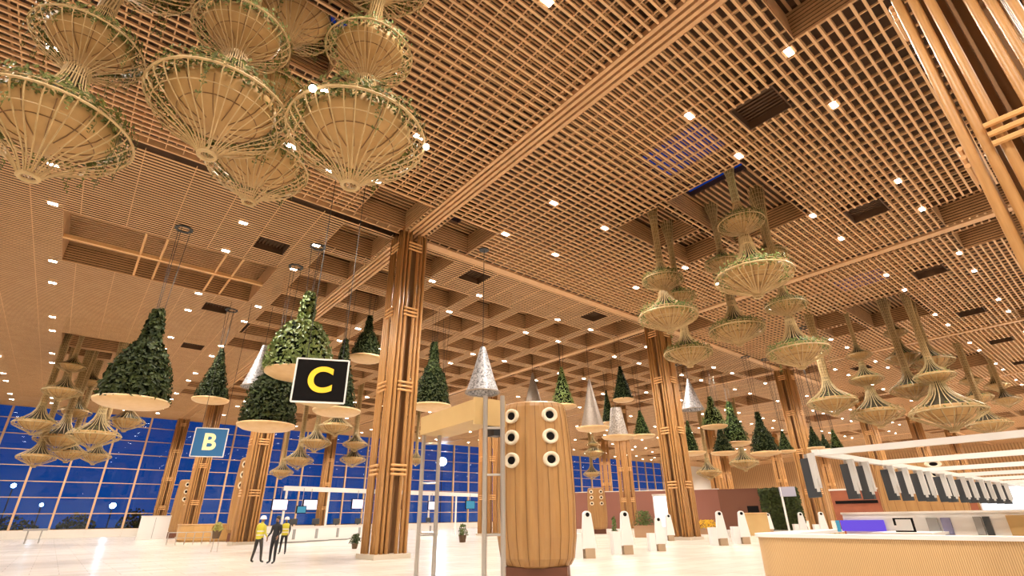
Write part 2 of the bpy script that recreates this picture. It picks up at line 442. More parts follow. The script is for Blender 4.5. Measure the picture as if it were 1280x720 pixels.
for i, j, l in (
    (0, 0, 'huge close column of thick bamboo poles cutting the upper right corner'),
    (0, 1, 'tall bamboo pole column between the black C sign and the metal gantry'),
    (0, 2, 'bamboo pole column rising behind the people in yellow vests'),
    (0, 3, 'bamboo pole column directly behind the blue B sign'),
    (0, 4, 'slim bamboo pole column against the night windows, left of the blue B sign'),
    (1, 1, 'tall bamboo pole column standing behind the white kiosks, right of the wooden pod'),
    (1, 2, 'bamboo pole column seen between the metal gantry posts and the big wooden pod'),
    (1, 4, 'bamboo pole column against the night windows beside the row of white desks'),
    (2, 1, 'bamboo pole column beside the green plant wall, at the end of the white rails'),
    (2, 2, 'bamboo pole column under the small grey mesh cone, right of the distant wooden pod'),
    (3, 1, 'bamboo pole column behind the hanging displays, left of the wide wooden pod'),
    (3, 2, 'bamboo pole column left of the brown clad booth'),
    (4, 1, 'distant bamboo pole column above the wide wooden pod with dark nozzles'),
    (3, 3, 'distant bamboo pole column just right of the small distant wooden pod'),
    (5, 1, 'distant bamboo pole column above the terracotta booth right of the wide wooden pod'),
    (5, 2, 'distant bamboo pole column above the terracotta booth left of the wide wooden pod'),
    (5, 3, 'distant bamboo pole column above the left part of the brown clad booth'),
    (4, 2, 'distant bamboo pole column above the green plant wall'),
): column(i, j, l)

# ================================================================ HANGING PLANTERS (woven baskets on long necks)
CANEF = mat('browner cane', (.30, .215, .095), .55, noise=(.47, .35, .165), scale=5)  # darker, browner cane for the distant baskets
RIM = [(.16, 1.15), (.175, .95), (.23, .72), (.36, .50), (.58, .31), (.82, .16), (.965, .05), (1.0, -.03), (.97, -.13), (.86, -.27), (.68, -.41), (.47, -.55), (.30, -.68), (.19, -.80), (.125, -.90)]
RIMS = RIM[:9]+[(.82, -.21), (.60, -.32), (.38, -.42), (.21, -.50), (.13, -.56), (.105, -.60)]
def basket_mesh(name, n, r, rings, RIM=RIM):
    b = MB()
    for k in range(n):
        a0 = 2*PI*k/n+random.uniform(-.03, .03); tw = random.uniform(-.06, .06)
        b.tube([(rr*math.cos(a0+tw*i/15), rr*math.sin(a0+tw*i/15), z) for i, (rr, z) in enumerate(RIM)], r, 4, caps=False)
    for R, z, w in rings: b.ring(R, w, z, 36, 5)
    return b.mesh(name, CANE if n > 30 else CANEF)
BASKET = basket_mesh('basket', 32, .0105, ((1.0, -.03, .022), (.93, .09, .012), (.86, -.27, .008), (.17, .95, .012)))
BASKETF = basket_mesh('basket', 26, .015, ((1.0, -.03, .028), (.17, .95, .02)), RIMS)
BASKETM = basket_mesh('basket', 34, .013, ((1.0, -.03, .025), (.93, .09, .014), (.82, -.21, .01), (.17, .95, .02)), RIMS)
hb = MB(); hb.ring(.115, .03, -.91, 20, 6); HUB = hb.mesh('hub_ring', CANE, True); hb = MB(); hb.ring(.105, .028, -.61, 20, 6); HUBS = hb.mesh('hub_ring', CANE, True)
bw = MB(); bw.lathe([(.001, -.37), (.2, -.36), (.42, -.29), (.60, -.17), (.74, .0), (.78, .12), (.74, .12), (.60, -.1)], 36)
for k in range(12):
    a = 2*PI*k/12; bw.m = 1
    bw.tube([(.205*math.cos(a), .205*math.sin(a), -.365), (.43*math.cos(a), .43*math.sin(a), -.295), (.61*math.cos(a), .61*math.sin(a), -.175), (.75*math.cos(a), .75*math.sin(a), 0)], .008, 4, caps=False)
bw.ring(.55, .008, -.215, 30, 4)
bw.m = 2; bw.lathe([(.001, .06), (.74, .06)], 30); bw.m = 3; bw.lathe([(.70, .07), (.46, .27), (.28, .46), (.18, .68), (.13, .93), (.12, 1.12)], 24)  # upper funnel is added: dark of the neck interior put into its colour
LINER = bw.mesh('planter_bowl', [BOWL, mat('bowl seam', (.20, .10, .03), .6), mat('potting soil', (.02, .012, .006), .95), mat('neck interior shade', (.035, .026, .010), .9)], True)
def rim_foliage(name, n, m, hang):
    b = MB()
    for i in range(n):
        a = random.choice((0.4, 1.3, 2.6, 3.5, 4.4, 5.6))+random.gauss(0, .38); r = random.uniform(.76, 1.02); z = random.gauss(.1, .08)
        b.leaf((r*math.cos(a), r*math.sin(a), z), (math.cos(a), math.sin(a), random.uniform(-.5, 1)), random.uniform(.05, .11), random.uniform(.03, .06))
    for i in range(hang):
        a = random.random()*2*PI; r = random.uniform(.8, 1.02); z = .05
        L = random.uniform(.2, .75)
        b.tube([(r*math.cos(a), r*math.sin(a), z), (r*1.03*math.cos(a+.03), r*1.03*math.sin(a+.03), z-L*.5), (r*math.cos(a), r*math.sin(a), z-L)], .004, 3, caps=False)
        for q in range(int(L*26)):
            zz = z-L*random.random()
            b.leaf((r*math.cos(a)+random.gauss(0, .02), r*math.sin(a)+random.gauss(0, .02), zz), (math.cos(a), math.sin(a), random.uniform(-.4, .8)), .055, .03)
    return b.mesh(name, m)
FOLF = [rim_foliage('foliage', 160, RIML, 0), rim_foliage('foliage', 110, RIML, 0), rim_foliage('foliage', 150, LEAFL, 0)]
FOL = [rim_foliage('foliage', 1300, RIML, 30), rim_foliage('foliage', 1100, RIML, 9), rim_foliage('foliage', 800, LEAFL, 3)]
SPOTL = MB(); SPOTL.sphere((0, 0, 0), .05, 6); SPOTL = SPOTL.mesh('spotlight', emission('planter spotlight', (1, .95, .85), 20))

SLEEVE = mat('woven neck sleeve', (.15, .095, .035), .8, noise=(.26, .18, .07), scale=9)
def stem_mesh(L, r0, r1, r2, m, n=16):
    b = MB()
    for k in range(n):
        a = 2*PI*k/n
        b.tube([((r0+(r1-r0)*t*(2-t) if t < .5 else r0+(r1-r0)*.75+(r2-r0-(r1-r0)*.75)*((t-.5)*2)**1.6)*math.cos(a+t*.5),
                 (r0+(r1-r0)*t*(2-t) if t < .5 else r0+(r1-r0)*.75+(r2-r0-(r1-r0)*.75)*((t-.5)*2)**1.6)*math.sin(a+t*.5), t*L) for t in (0, .2, .4, .6, .8, 1)], .018, 4, caps=False)
    nr = max(3, int(L/.22))
    for q in range(nr+1):
        t = q/nr
        R = r0+(r1-r0)*t*(2-t) if t < .5 else r0+(r1-r0)*.75+(r2-r0-(r1-r0)*.75)*((t-.5)*2)**1.6
        b.ring(R, .012, t*L, 14, 4)
    b.m = 1; rs = []
    for q in range(13):
        t = q/12; rs.append((.86*(r0+(r1-r0)*t*(2-t) if t < .5 else r0+(r1-r0)*.75+(r2-r0-(r1-r0)*.75)*((t-.5)*2)**1.6), t*L))
    b.lathe(rs, 12)
    return b.mesh('stem', [m, SLEEVE])
G2N = 'hanging planters at the centre right'
def planter(label, x, y, tiers, group, fol=1, far=False, pale=False, spots=0):
    mid = group == G2N
    t = thing('hanging_planter', label, 'hanging planter', (x, y, DZ), random.random(), group)
    tiers = sorted(tiers)
    for q, (z, R) in enumerate(tiers):
        b = obj('basket', BASKETF if far else BASKETM if mid else BASKET, t, (0, 0, z-DZ), random.random()*6, R)
        obj('planter_bowl', LINER, b)
        obj('hub_ring', HUBS if far or mid else HUB, b)
        if fol is not None: obj('foliage', (FOLF if far else FOL)[(fol+(q % 2 if fol else 0)) % 3], b, (0, 0, 0), random.random()*6)
        for s in range(spots if q == 0 else 0):
            a = s*2.1+.5; obj('spotlight', SPOTL, b, (1.03*math.cos(a), 1.03*math.sin(a), -.05))
        top = z+1.1*R
        nxt = tiers[q+1][0]-(.57 if far or mid else .86)*tiers[q+1][1] if q+1 < len(tiers) else DZ
        if nxt-top > .05:
            L = nxt-top; last = q+1 == len(tiers)
            obj('stem', stem_mesh(L, .165*R, .15*R, .42 if last else .12*tiers[q+1][1], CANEP if (pale and last) else CANE), t, (0, 0, top-DZ))
    return t

def pl(label, group, big, others, r, far=False, fol=1, pale=False, D=None, spots=0):
    """big = (px, py, width px) of the lowest rim, others = (py, width px) of the tiers above, r = floor distance"""
    p = at(big[0], big[1], r); sc = depth(p)/F
    tiers = [(p.z, big[2]*sc/2)]
    for py, w in others:
        q = p.copy(); lo, hi = p.z, 40.
        for _ in range(40):
            mid = (lo+hi)/2; v = Vector((p.x, p.y, mid))-CAM
            if 360-F*v.dot(AX[1])/v.dot(AX[2]) > py: lo = mid
            else: hi = mid
        tiers.append((lo, w*depth((p.x, p.y, lo))/F/2))
    return planter(label, p.x, p.y, tiers, group, fol, far, pale, spots)

G1 = 'hanging planters at the upper left'
pl('big woven hanging planter at the far left edge with trailing vines under a smaller basket', G1, (65, 158, 170), ((58, 116), (-60, 165)), 11.6, fol=0)
pl('big woven hanging planter, middle one of the three large ones at the upper left', G1, (276, 136, 160), ((45, 110), (-75, 150)), 10.3, fol=1)
pl('big woven hanging planter, rightmost of the three large ones at the upper left', G1, (447, 170, 165), ((68, 104), (-40, 130)), 9.4, fol=1, spots=3)
pl('lower woven hanging planter half hidden between the two large ones at the upper left', G1, (322, 208, 118), ((120, 90), (20, 110)), 13.6, fol=1)
G2 = 'hanging planters at the centre right'
pl('pale woven hanging planter with a long light neck, largest of the centre right cluster', G2, (942, 345, 92), ((279, 55),), 23.2, fol=2, pale=True)
pl('double woven hanging planter on the left side of the centre right cluster', G2, (835, 395, 72), ((350, 50),), 25.3, fol=2)
pl('woven hanging planter with a dark open skirt, under the largest of the centre right cluster', G2, (921, 412, 66), ((330, 44),), 27.1, fol=1)
pl('lowest woven hanging planter of the centre right cluster, beside the column top', G2, (860, 441, 58), ((372, 42),), 28.0, fol=1)
pl('double woven hanging planter on the right side of the centre right cluster', G2, (997, 439, 72), ((382, 48),), 26.7, fol=2)
pl('dim woven hanging planter at the back of the centre right cluster, behind its pale neck', G2, (962, 318, 40), (), 27.5, fol=1)
G3 = 'hanging planters at the far right'
far3 = [((1040, 502, 56), (), 46, 'woven hanging planter lowest at the left of the far right cluster'),
        ((1096, 516, 58), ((474, 38), (444, 28)), 47.5, 'three-tier woven hanging planter above the hanging displays'),
        ((1130, 447, 40), ((416, 26),), 51, 'pale bell shaped woven hanging planter, highest of the far right cluster'),
        ((1140, 486, 48), (), 49, 'woven hanging planter under the pale bell shaped one'),
        ((1165, 452, 46), (), 50, 'dim woven hanging planter just right of the pale bell shaped one'),
        ((1184, 514, 80), ((470, 44),), 47, 'widest woven hanging planter of the far right cluster'),
        ((1236, 530, 46), (), 64, 'woven hanging planter at the lower right above the white rails'),
        ((1222, 497, 32), ((476, 24),), 70, 'small pale woven hanging planter between the two widest ones at the far right'),
        ((1258, 500, 30), (), 74, 'small dim woven hanging planter at the right edge'),
        ((1246, 482, 26), (), 77, 'smallest woven hanging planter close under the ceiling at the right edge')]
for b, o, r, l in far3: pl(l, G3, b, o, r, True, 2 if 'pale' in l or 'lowest' in l else 1, False)
G4 = 'hanging planters before the night windows at the left'
far4 = [((78, 489, 40), ((458, 30),), 58, 'caged woven hanging planter, uppermost before the left night windows'),
        ((45, 529, 46), (), 60, 'woven hanging planter at the left end of the cluster before the night windows'),
        ((46, 571, 40), (), 61, 'lowest small woven hanging planter before the left night windows, ending in a point'),
        ((93, 515, 36), (), 63, 'dim woven hanging planter in the middle of the cluster before the night windows'),
        ((75, 548, 52), (), 62, 'wide woven hanging planter low in the middle before the left night windows'),
        ((118, 544, 56), (), 57, 'largest woven hanging planter before the night windows, below the tallest cone tree'),
        ((86, 566, 38), (), 64, 'small woven hanging planter under the wide one before the left night windows'),
        ((119, 570, 34), (), 65, 'lowest woven hanging planter at the right of the cluster before the left night windows'),
        ((112, 478, 30), (), 64, 'dim woven hanging planter high beside the tallest cone tree'),
        ((158, 527, 40), (), 63, 'woven hanging planter partly behind the dish of the tallest cone tree')]
for b, o, r, l in far4: pl(l, G4, b, o, r, True, None if 'point' in l else 1)
G5 = 'hanging planters behind the C sign'
far5 = [((394, 553, 38), (), 62, 'woven hanging planter below the C sign, left of the window column'),
        ((420, 533, 40), (), 60, 'woven hanging planter right under the dish below the C sign'),
        ((444, 555, 30), (), 63, 'woven hanging planter close to the tall column, second from the bottom'),
        ((441, 574, 31), (), 64, 'lowest woven hanging planter close to the tall column'),
        ((373, 575, 36), (), 64, 'woven hanging planter beside the column of the people, with a bent rim'),
        ((352, 590, 28), (), 66, 'lowest woven hanging planter beside the column of the people')]
for b, o, r, l in far5: pl(l, G5, b, o, r, True, 1)
G6 = 'hanging planters in the far distance'
far6 = [((742, 566, 26), ((556, 18),), 86, 'tiny woven hanging planter above the distant wooden pod'),
        ((740, 592, 22), (), 88, 'lowest tiny woven hanging planter left of the distant wooden pod top'),
        ((886, 590, 30), (), 84, 'tiny woven hanging planter between two distant columns above the yellow flowers'),
        ((930, 578, 34), (), 80, 'tiny woven hanging planter above the brown clad booth'),
        ((520, 575, 22), (), 76, 'tiny woven hanging planter just right of the tall column by the gantry')]
for b, o, r, l in far6: pl(l, G6, b, o, r, True, 1)

# ================================================================ HANGING CONE TREES
def cone_leaves(prof, n, L, m, name='foliage'):
    b = MB(); tot = prof[-1][1]
    for i in range(n):
        h = tot*(1-math.sqrt(random.random()))*.98 if random.random() < .7 else tot*random.random()
        for (r0, h0), (r1, h1) in zip(prof, prof[1:]):
            if h0 <= h <= h1: R = r0+(r1-r0)*(h-h0)/(h1-h0); break
        a = random.random()*2*PI; R *= random.uniform(.9, 1.1)
        b.leaf((R*math.cos(a), R*math.sin(a), h), (math.cos(a)+random.gauss(0, .5), math.sin(a)+random.gauss(0, .5), random.gauss(.4, .5)), L*random.uniform(.7, 1.3), L*.55)
    return b.mesh(name, m)
def tree_profile(w, h, shape):
    R = w/2
    if shape == 'bottle': return [(R*.96, 0), (R*.92, .12*h), (R*.8, .32*h), (R*.56, .52*h), (R*.30, .64*h), (R*.25, .84*h), (R*.17, h)]
    if shape == 'tip': return [(R, 0), (R*.98, .2*h), (R*.8, .42*h), (R*.5, .58*h), (R*.26, .62*h), (R*.24, .85*h), (R*.15, h)]
    if shape == 'cone': return [(R, 0), (R*.84, .2*h), (R*.55, .5*h), (R*.3, .75*h), (R*.12, h)]
    return [(R*1.0, 0), (R*.98, .3*h), (R*.85, .7*h), (R*.6, .92*h), (R*.3, h)]
def roof(p):
    return DZ-.13 if any(a-.4 < p.x < b+.4 and c-.4 < p.y < d+.4 for a, b, c, d in HOLES) else CZ-.005
def cone_tree(label, base, top, dw, fw, r, shape, leaf, n, group='hanging cone trees', wires=True, dish=True):
    p = at(base[0], base[1], r); sc = depth(p)/F
    v = p.copy(); lo, hi = p.z, 30.
    for _ in range(40):
        mid = (lo+hi)/2; q = Vector((p.x, p.y, mid))-CAM
        if 360-F*q.dot(AX[1])/q.dot(AX[2]) > top: lo = mid
        else: hi = mid
    h = lo-p.z
    t = thing('cone_tree', label, 'hanging tree', p, random.random()*6, group)
    D = dw*sc/2
    prof = tree_profile(fw*sc, h, shape)
    f = obj('foliage', cone_leaves(prof, n, max(.13, min(.34, fw*sc*.09)), leaf), t)
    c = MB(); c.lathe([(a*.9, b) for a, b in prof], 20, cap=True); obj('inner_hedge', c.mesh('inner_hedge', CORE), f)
    d = MB(); d.lathe([(.001, -.34*D/1.5), (D*.45, -.30*D/1.5), (D*.82, -.2*D/1.5), (D*.98, -.07*D/1.5), (D, .05), (D*.95, .05), (D*.9, -.02), (.001, 0)], 40); obj('planter_dish', d.mesh('planter_dish', DISH, True), t)
    if wires:
        for q in range(3):
            a = q*2*PI/3; w = MB(); w.tube([(D*.12*math.cos(a), D*.12*math.sin(a), h*.93), (.35*math.cos(a), .35*math.sin(a), roof(p)-p.z)], .016, 4); obj('cable', w.mesh('cable', DARKM), t)
    if wires:
        w = MB(); zt = roof(p)-p.z; w.lathe([(.30, zt-.05), (.45, zt-.05), (.45, zt), (.30, zt), (.30, zt-.05)], 16); obj('ceiling_mount', w.mesh('ceiling_mount', DARKM), t)
    return t
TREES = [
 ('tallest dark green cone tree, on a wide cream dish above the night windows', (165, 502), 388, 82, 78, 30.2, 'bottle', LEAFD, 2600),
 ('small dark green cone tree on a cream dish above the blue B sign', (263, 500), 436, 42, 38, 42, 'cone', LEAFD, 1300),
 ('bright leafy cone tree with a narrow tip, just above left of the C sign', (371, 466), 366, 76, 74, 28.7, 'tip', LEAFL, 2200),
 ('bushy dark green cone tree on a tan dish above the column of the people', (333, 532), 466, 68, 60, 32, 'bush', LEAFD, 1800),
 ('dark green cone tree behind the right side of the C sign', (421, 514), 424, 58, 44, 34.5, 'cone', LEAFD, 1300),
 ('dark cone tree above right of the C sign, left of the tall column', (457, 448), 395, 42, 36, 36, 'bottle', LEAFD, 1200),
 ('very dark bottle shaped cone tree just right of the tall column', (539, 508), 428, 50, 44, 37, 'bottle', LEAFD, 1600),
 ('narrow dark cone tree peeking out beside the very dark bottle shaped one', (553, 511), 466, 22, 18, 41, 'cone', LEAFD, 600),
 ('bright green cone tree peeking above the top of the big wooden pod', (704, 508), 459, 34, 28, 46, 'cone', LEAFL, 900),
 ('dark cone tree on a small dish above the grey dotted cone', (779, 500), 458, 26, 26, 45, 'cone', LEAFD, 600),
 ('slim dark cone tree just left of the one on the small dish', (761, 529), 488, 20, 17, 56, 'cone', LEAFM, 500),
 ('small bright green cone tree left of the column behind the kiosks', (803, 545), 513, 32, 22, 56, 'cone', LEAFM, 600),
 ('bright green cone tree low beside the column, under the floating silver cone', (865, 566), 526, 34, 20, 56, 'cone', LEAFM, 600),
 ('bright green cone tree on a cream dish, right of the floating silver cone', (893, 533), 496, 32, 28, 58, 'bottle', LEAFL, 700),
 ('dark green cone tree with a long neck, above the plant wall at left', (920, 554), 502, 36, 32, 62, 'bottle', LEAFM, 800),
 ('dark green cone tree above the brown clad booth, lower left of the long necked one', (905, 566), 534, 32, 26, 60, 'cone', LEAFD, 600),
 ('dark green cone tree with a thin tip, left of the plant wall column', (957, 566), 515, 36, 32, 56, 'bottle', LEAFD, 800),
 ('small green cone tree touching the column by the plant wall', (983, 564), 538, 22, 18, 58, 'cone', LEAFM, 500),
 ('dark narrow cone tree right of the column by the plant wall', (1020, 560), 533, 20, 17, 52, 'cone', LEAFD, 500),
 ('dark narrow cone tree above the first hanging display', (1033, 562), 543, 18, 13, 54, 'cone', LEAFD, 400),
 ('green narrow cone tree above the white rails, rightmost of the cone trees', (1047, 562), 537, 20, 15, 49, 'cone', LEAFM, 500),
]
for l, b, tp, dw, fw, r, sh, lf, n in TREES: cone_tree(l, b, tp, dw, fw, r, sh, lf, n)

def mesh_cone(label, base, top, bw, r, m, tw=.08, dish=0, cat='hanging cone', open_=True, tilt=0):
    p = at(base[0], base[1], r); sc = depth(p)/F
    lo, hi = p.z, 30.
    for _ in range(40):
        mid = (lo+hi)/2; q = Vector((p.x, p.y, mid))-CAM
        if 360-F*q.dot(AX[1])/q.dot(AX[2]) > top: lo = mid
        else: hi = mid
    h = lo-p.z; R = bw*sc/2
    t = thing('mesh_cone', label, cat, p, 0, 'hanging mesh cones')
    c = MB(); prof = [(R*(1-(1-tw)*u**.88), u*h) for u in (0, .25, .5, .75, 1)]
    c.lathe(prof, 28); c.lathe([(a*.97, b) for a, b in prof], 28)
    obj('cone_mesh', c.mesh('cone_mesh', m, True), t)
    g = MB(); g.ring(R, .05, 0, 30, 6)
    for k in range(1, 9 if m is GREYM else 1): g.ring(R*(1-(1-tw)*(.1*k)**.88)*1.01, .015, .1*k*h, 22, 4)
    for k in range(10 if m is GREYM else 0):
        a = 2*PI*k/10; g.tube([(a_*1.01*math.cos(a), a_*1.01*math.sin(a), z) for a_, z in prof], .014, 4, caps=False)
    obj('hoop_frame', g.mesh('hoop_frame', GREYM), t)
    if dish:
        D = dish*sc/2; d = MB(); d.lathe([(.001, -.32), (D*.5, -.29), (D*.9, -.16), (D, .03), (D*.95, .03), (.001, 0)], 36); obj('planter_dish', d.mesh('planter_dish', DISH, True), t)
    zt = roof(p)-p.z; w = MB(); w.lathe([(.001, zt-.05), (.3, zt-.05), (.3, zt), (.001, zt)], 16); obj('ceiling_mount', w.mesh('ceiling_mount', DARKM), t)
    w = MB(); w.tube([(0, 0, h), (0, 0, roof(p)-p.z)], .018, 4); obj('cable', w.mesh('cable', DARKM), t)
    return t
mesh_cone('bright silver mesh cone hanging right above the metal gantry posts', (603, 491), 434, 42, 27, SILVER, .16)
mesh_cone('silver mesh cone half hidden left of the bright leafy cone tree', (321, 484), 432, 36, 40, SILVER, .16)
mesh_cone('grey silver mesh cone floating right of the column behind the kiosks', (866, 512), 474, 27, 50, SILVER)
mesh_cone('brown grey mesh cone on a dish, right of the big wooden pod', (741, 535), 474, 30, 46, GREYM, .06, 42)
mesh_cone('small brown grey mesh cone rising behind the top of the wooden pod', (667, 512), 466, 26, 52, GREYM, .06, 30)
mesh_cone('grey dotted mesh cone on a cream dish, below the dark cone tree', (773, 546), 510, 26, 54, DOTM, .5, 42)

# ================================================================ SIGNS
def letter(ch, size, m, parent, loc, ext=.02, off=.02):
    c = bpy.data.curves.new('letter', 'FONT'); c.body = ch; c.size = size; c.extrude = ext; c.offset = off
    c.align_x = 'CENTER'; c.align_y = 'CENTER'; c.materials.append(m)
    o = bpy.data.objects.new('letter', c); COL.objects.link(o)
    bpy.context.view_layer.update(); me = bpy.data.meshes.new_from_object(o.evaluated_get(bpy.context.evaluated_depsgraph_get())); bpy.data.objects.remove(o)
    o = bpy.data.objects.new('letter', me); COL.objects.link(o); o.parent = parent; o.location = loc; o.rotation_euler = (PI/2, 0, 0); return o
def zone_sign(label, px, py, wpx, hpx, r, ch, face, lm, rim, wedge, turn=0):
    p = at(px, py, r); sc = depth(p)/F; w, h = wpx*sc/2, hpx*sc/2
    t = thing('zone_sign', label, 'sign', p, toward_camera(p)+turn)
    b = MB(); b.prism([(-w, 0), (w, 0), (w*.1, wedge)] if wedge > .5 else [(-w, 0), (w, 0), (w, wedge), (-w, wedge)], -h, h)
    obj('box', b.mesh('box', TANBOX), t)
    f = MB(); f.span(-w*.965, w*.965, -.035, 0, -h*.965, h*.965); obj('face', f.mesh('face', face), t)
    e = MB()
    for a in (-1, 1): e.span(a*w-.03, a*w+.03, -.05, .03, -h, h); e.span(-w, w, -.05, .03, a*h-.03, a*h+.03)
    obj('border', e.mesh('border', rim), t)
    letter(ch, h*1.62, lm, t, (-.02*w, -.05, -.02*h), .015, h*.045)
    c = MB()
    for a in (-.7, .7): c.tube([(a*w, wedge*.25, h), (a*w, wedge*.25, CZ-p.z)], .018, 4)
    obj('cable', c.mesh('cable', DARKM), t); return t
zone_sign('black hanging sign with a large yellow letter C', 401, 476, 62, 54, 21, 'C', BLACK, YEL, WHITE, 1.3, -.1)
zone_sign('blue hanging sign with a pale yellow letter B', 262, 553, 36, 34, 40, 'B', BLUE, PYEL, WHITE, .35, -.12)

# ================================================================ WOODEN AIR PODS
DPROF = [(.66, .42), (.76, .46), (.85, .62), (.92, 1.1), (.945, 1.9), (.93, 2.8), (.90, 3.5), (.86, 4.05), (.82, 4.36), (.78, 4.46), (.70, 4.50)]
def pod_meshes():
    b = MB(); n = 44; vs = []
    for (r, z) in DPROF:
        for k in range(n):
            a = 2*PI*k/n; rr = r*(1.0 if k % 2 else .985)
            vs.append((rr*math.cos(a), rr*math.sin(a)*.8, z))
    fs = []
    for i in range(len(DPROF)-1):
        for k in range(n): fs.append((i*n+k, i*n+(k+1) % n, (i+1)*n+(k+1) % n, (i+1)*n+k))
    fs.append(tuple(range(n))[::-1]); fs.append(tuple(range((len(DPROF)-1)*n, len(DPROF)*n))); b._add(vs, fs)
    body = b.mesh('body', DRUMP)
    g = MB()                      # seams between the staves
    for k in range(0, n, 2):
        a = 2*PI*(k)/n
        g.tube([(r*math.cos(a)*1.001, r*math.sin(a)*.8*1.001, z) for r, z in DPROF[1:-1]], .006, 4, caps=False)
    seams = g.mesh('stave_seams', mat('dark seam', (.16, .07, .02), .7))
    p = MB(); p.span(-.70, .70, -.5, .5, 0, .44); base = p.mesh('base', BROWN)
    nz = MB(); nz.tube([(0, .12, 0), (0, -.05, 0)], .225, 28); nz2 = MB()
    ring = MB(); prof = [(.225, -.12), (.225, .03), (.20, .05), (.125, .02), (.11, -.04)]
    prof = [(a*.87, b) for a, b in prof]; ring.lathe(prof, 32); ringm = ring.mesh('nozzle', mat('cream nozzle ring', (.78, .68, .52), .35), True)
    hole = MB(); hole.lathe([(.001, .028), (.096, .028), (.096, -.05)], 28); holem = hole.mesh('nozzle_mouth', BLACK)
    return body, seams, base, ringm, holem
POD = pod_meshes()
def pod(label, x, y, rz, s=1., sx=1.):
    t = thing('air_pod', label, 'ventilation pod', (x, y, 0), rz, 'wooden ventilation pods'); t.scale = (s*sx, s, s)
    obj('body', POD[0], t); obj('stave_seams', POD[1], t); obj('base', POD[2], t)
    for cx in (-.47, .47):
        for z in (4.10, 3.53, 2.94):
            r = [a for a, b in DPROF if b <= z][-1]
            yy = -.8*math.sqrt(max(.01, r*r-cx*cx))
            tilt = -math.atan2(cx*.64, -yy)*-1
            n = obj('nozzle', POD[3], t, (cx, yy-.01, z)); n.rotation_euler = (PI/2, 0, math.atan2(cx*.64, -yy))
            h = obj('nozzle_mouth', POD[4], n, (0, 0, 0))
    return t
p = atz(676, 733, 0); pod('big wooden air pod with six round nozzles, in the middle of the floor', p.x+.06, p.y+.16, toward_camera(p)-.12, 1., 1.12)
for px, r, l, s, sx in ((224, 79, 'distant wooden air pod left of the blue B sign column', 1.45, .85), (300, 57, 'distant wooden air pod peeking out behind the column of the people', 1.6, .75), (748, 60, 'small distant wooden air pod left of the white display wall', 1, 1.1), (1163, 41, 'very wide wooden air pod behind the hanging displays', 1.02, 2.2)):
    q = at(px, 655, r); pod(l, q.x, q.y, toward_camera(q)+(.5 if px < 300 else 0), s, sx)

# ================================================================ GANTRY beside the pod
g0, g1 = at(530, 735, 15.8), at(617, 733, 12.9); g0.z = g1.z = 0
gx = (g1-g0); gl = gx.length; ga = math.atan2(gx.y, gx.x)
t = thing('gantry', 'metal gantry frame with a tan fascia box beside the big wooden pod', 'gantry', ((g0.x+g1.x)/2, (g0.y+g1.y)/2, 0), ga)
for sx in (-1, 1):
    for dx in (-.2, .2):
        dy = dx if sx < 0 else dx*.9
        b = MB(); b.tube([(sx*gl/2+dx*.6, dy, 0), (sx*gl/2+dx*.6, dy, 3.95 if sx < 0 else 4.4)], .06, 10); b.tube([(sx*gl/2+dx*.6, dy, 0), (sx*gl/2+dx*.6, dy, .05)], .11, 10); obj('post', b.mesh('post', STEEL), t)
    for z in (1.2, 2.5, 3.6):
        b = MB(); b.tube([(sx*gl/2-.12, -.2, z), (sx*gl/2+.12, .2, z)], .03, 6); obj('brace', b.mesh('brace', STEEL), t)
b = MB(); b.span(-gl/2-.1, gl/2-.35, -.34, -.22, 3.84, 4.36); b.span(-gl/2-.1, gl/2-.35, -.22, .6, 3.84, 3.9); b.span(-gl/2-.1, -gl/2, -.22, .6, 3.9, 4.36); b.span(gl/2-.42, gl/2-.34, -.36, .6, 3.72, 4.4)
obj('fascia', b.mesh('fascia', TANBOX), t)
b = MB(); b.span(gl/2-.75, gl/2-.45, .3, .6, 3.5, 3.78); obj('camera_box', b.mesh('camera_box', DARKM), t)

# ================================================================ CURVED COUNTER at the right
def arc(cx, cy, r, a0, a1, n): return [(cx+r*math.cos(a0+(a1-a0)*i/n), cy+r*math.sin(a0+(a1-a0)*i/n)) for i in range(n+1)]
outline = [(13.15, -12)]+arc(14.15, 6.5, 1.0, PI, PI/2, 14)+[(18, 7.5)]
t = thing('service_counter', 'long curved service counter clad in woven cane with a white top, at the lower right', 'counter', (13.15, 6, 0))
b = MB(); n = len(outline); inner = [(x+.45 if y < 7.4 else x, y-.0 if y < 6 else y-.45) for x, y in outline]
poly = [(x-13.15, y-6) for x, y in outline]+[(18-13.15, .95), (13.75-13.15, .6), (13.75-13.15, -18)]
b.prism(poly, .08, 1.06); fr_ = obj('cane_front', b.mesh('cane_front', WOVEN, False), t)
b = MB(); b.prism([(x-.05 if x < 1 else x, y+.05 if y > 1 else y) for x, y in poly], 1.06, 1.13); obj('worktop', b.mesh('worktop', WHITE), t)
b = MB(); b.prism([(x*.995+.06, y-.06) for x, y in poly], 0, .08); obj('toe_kick', b.mesh('toe_kick', DARKM), t)
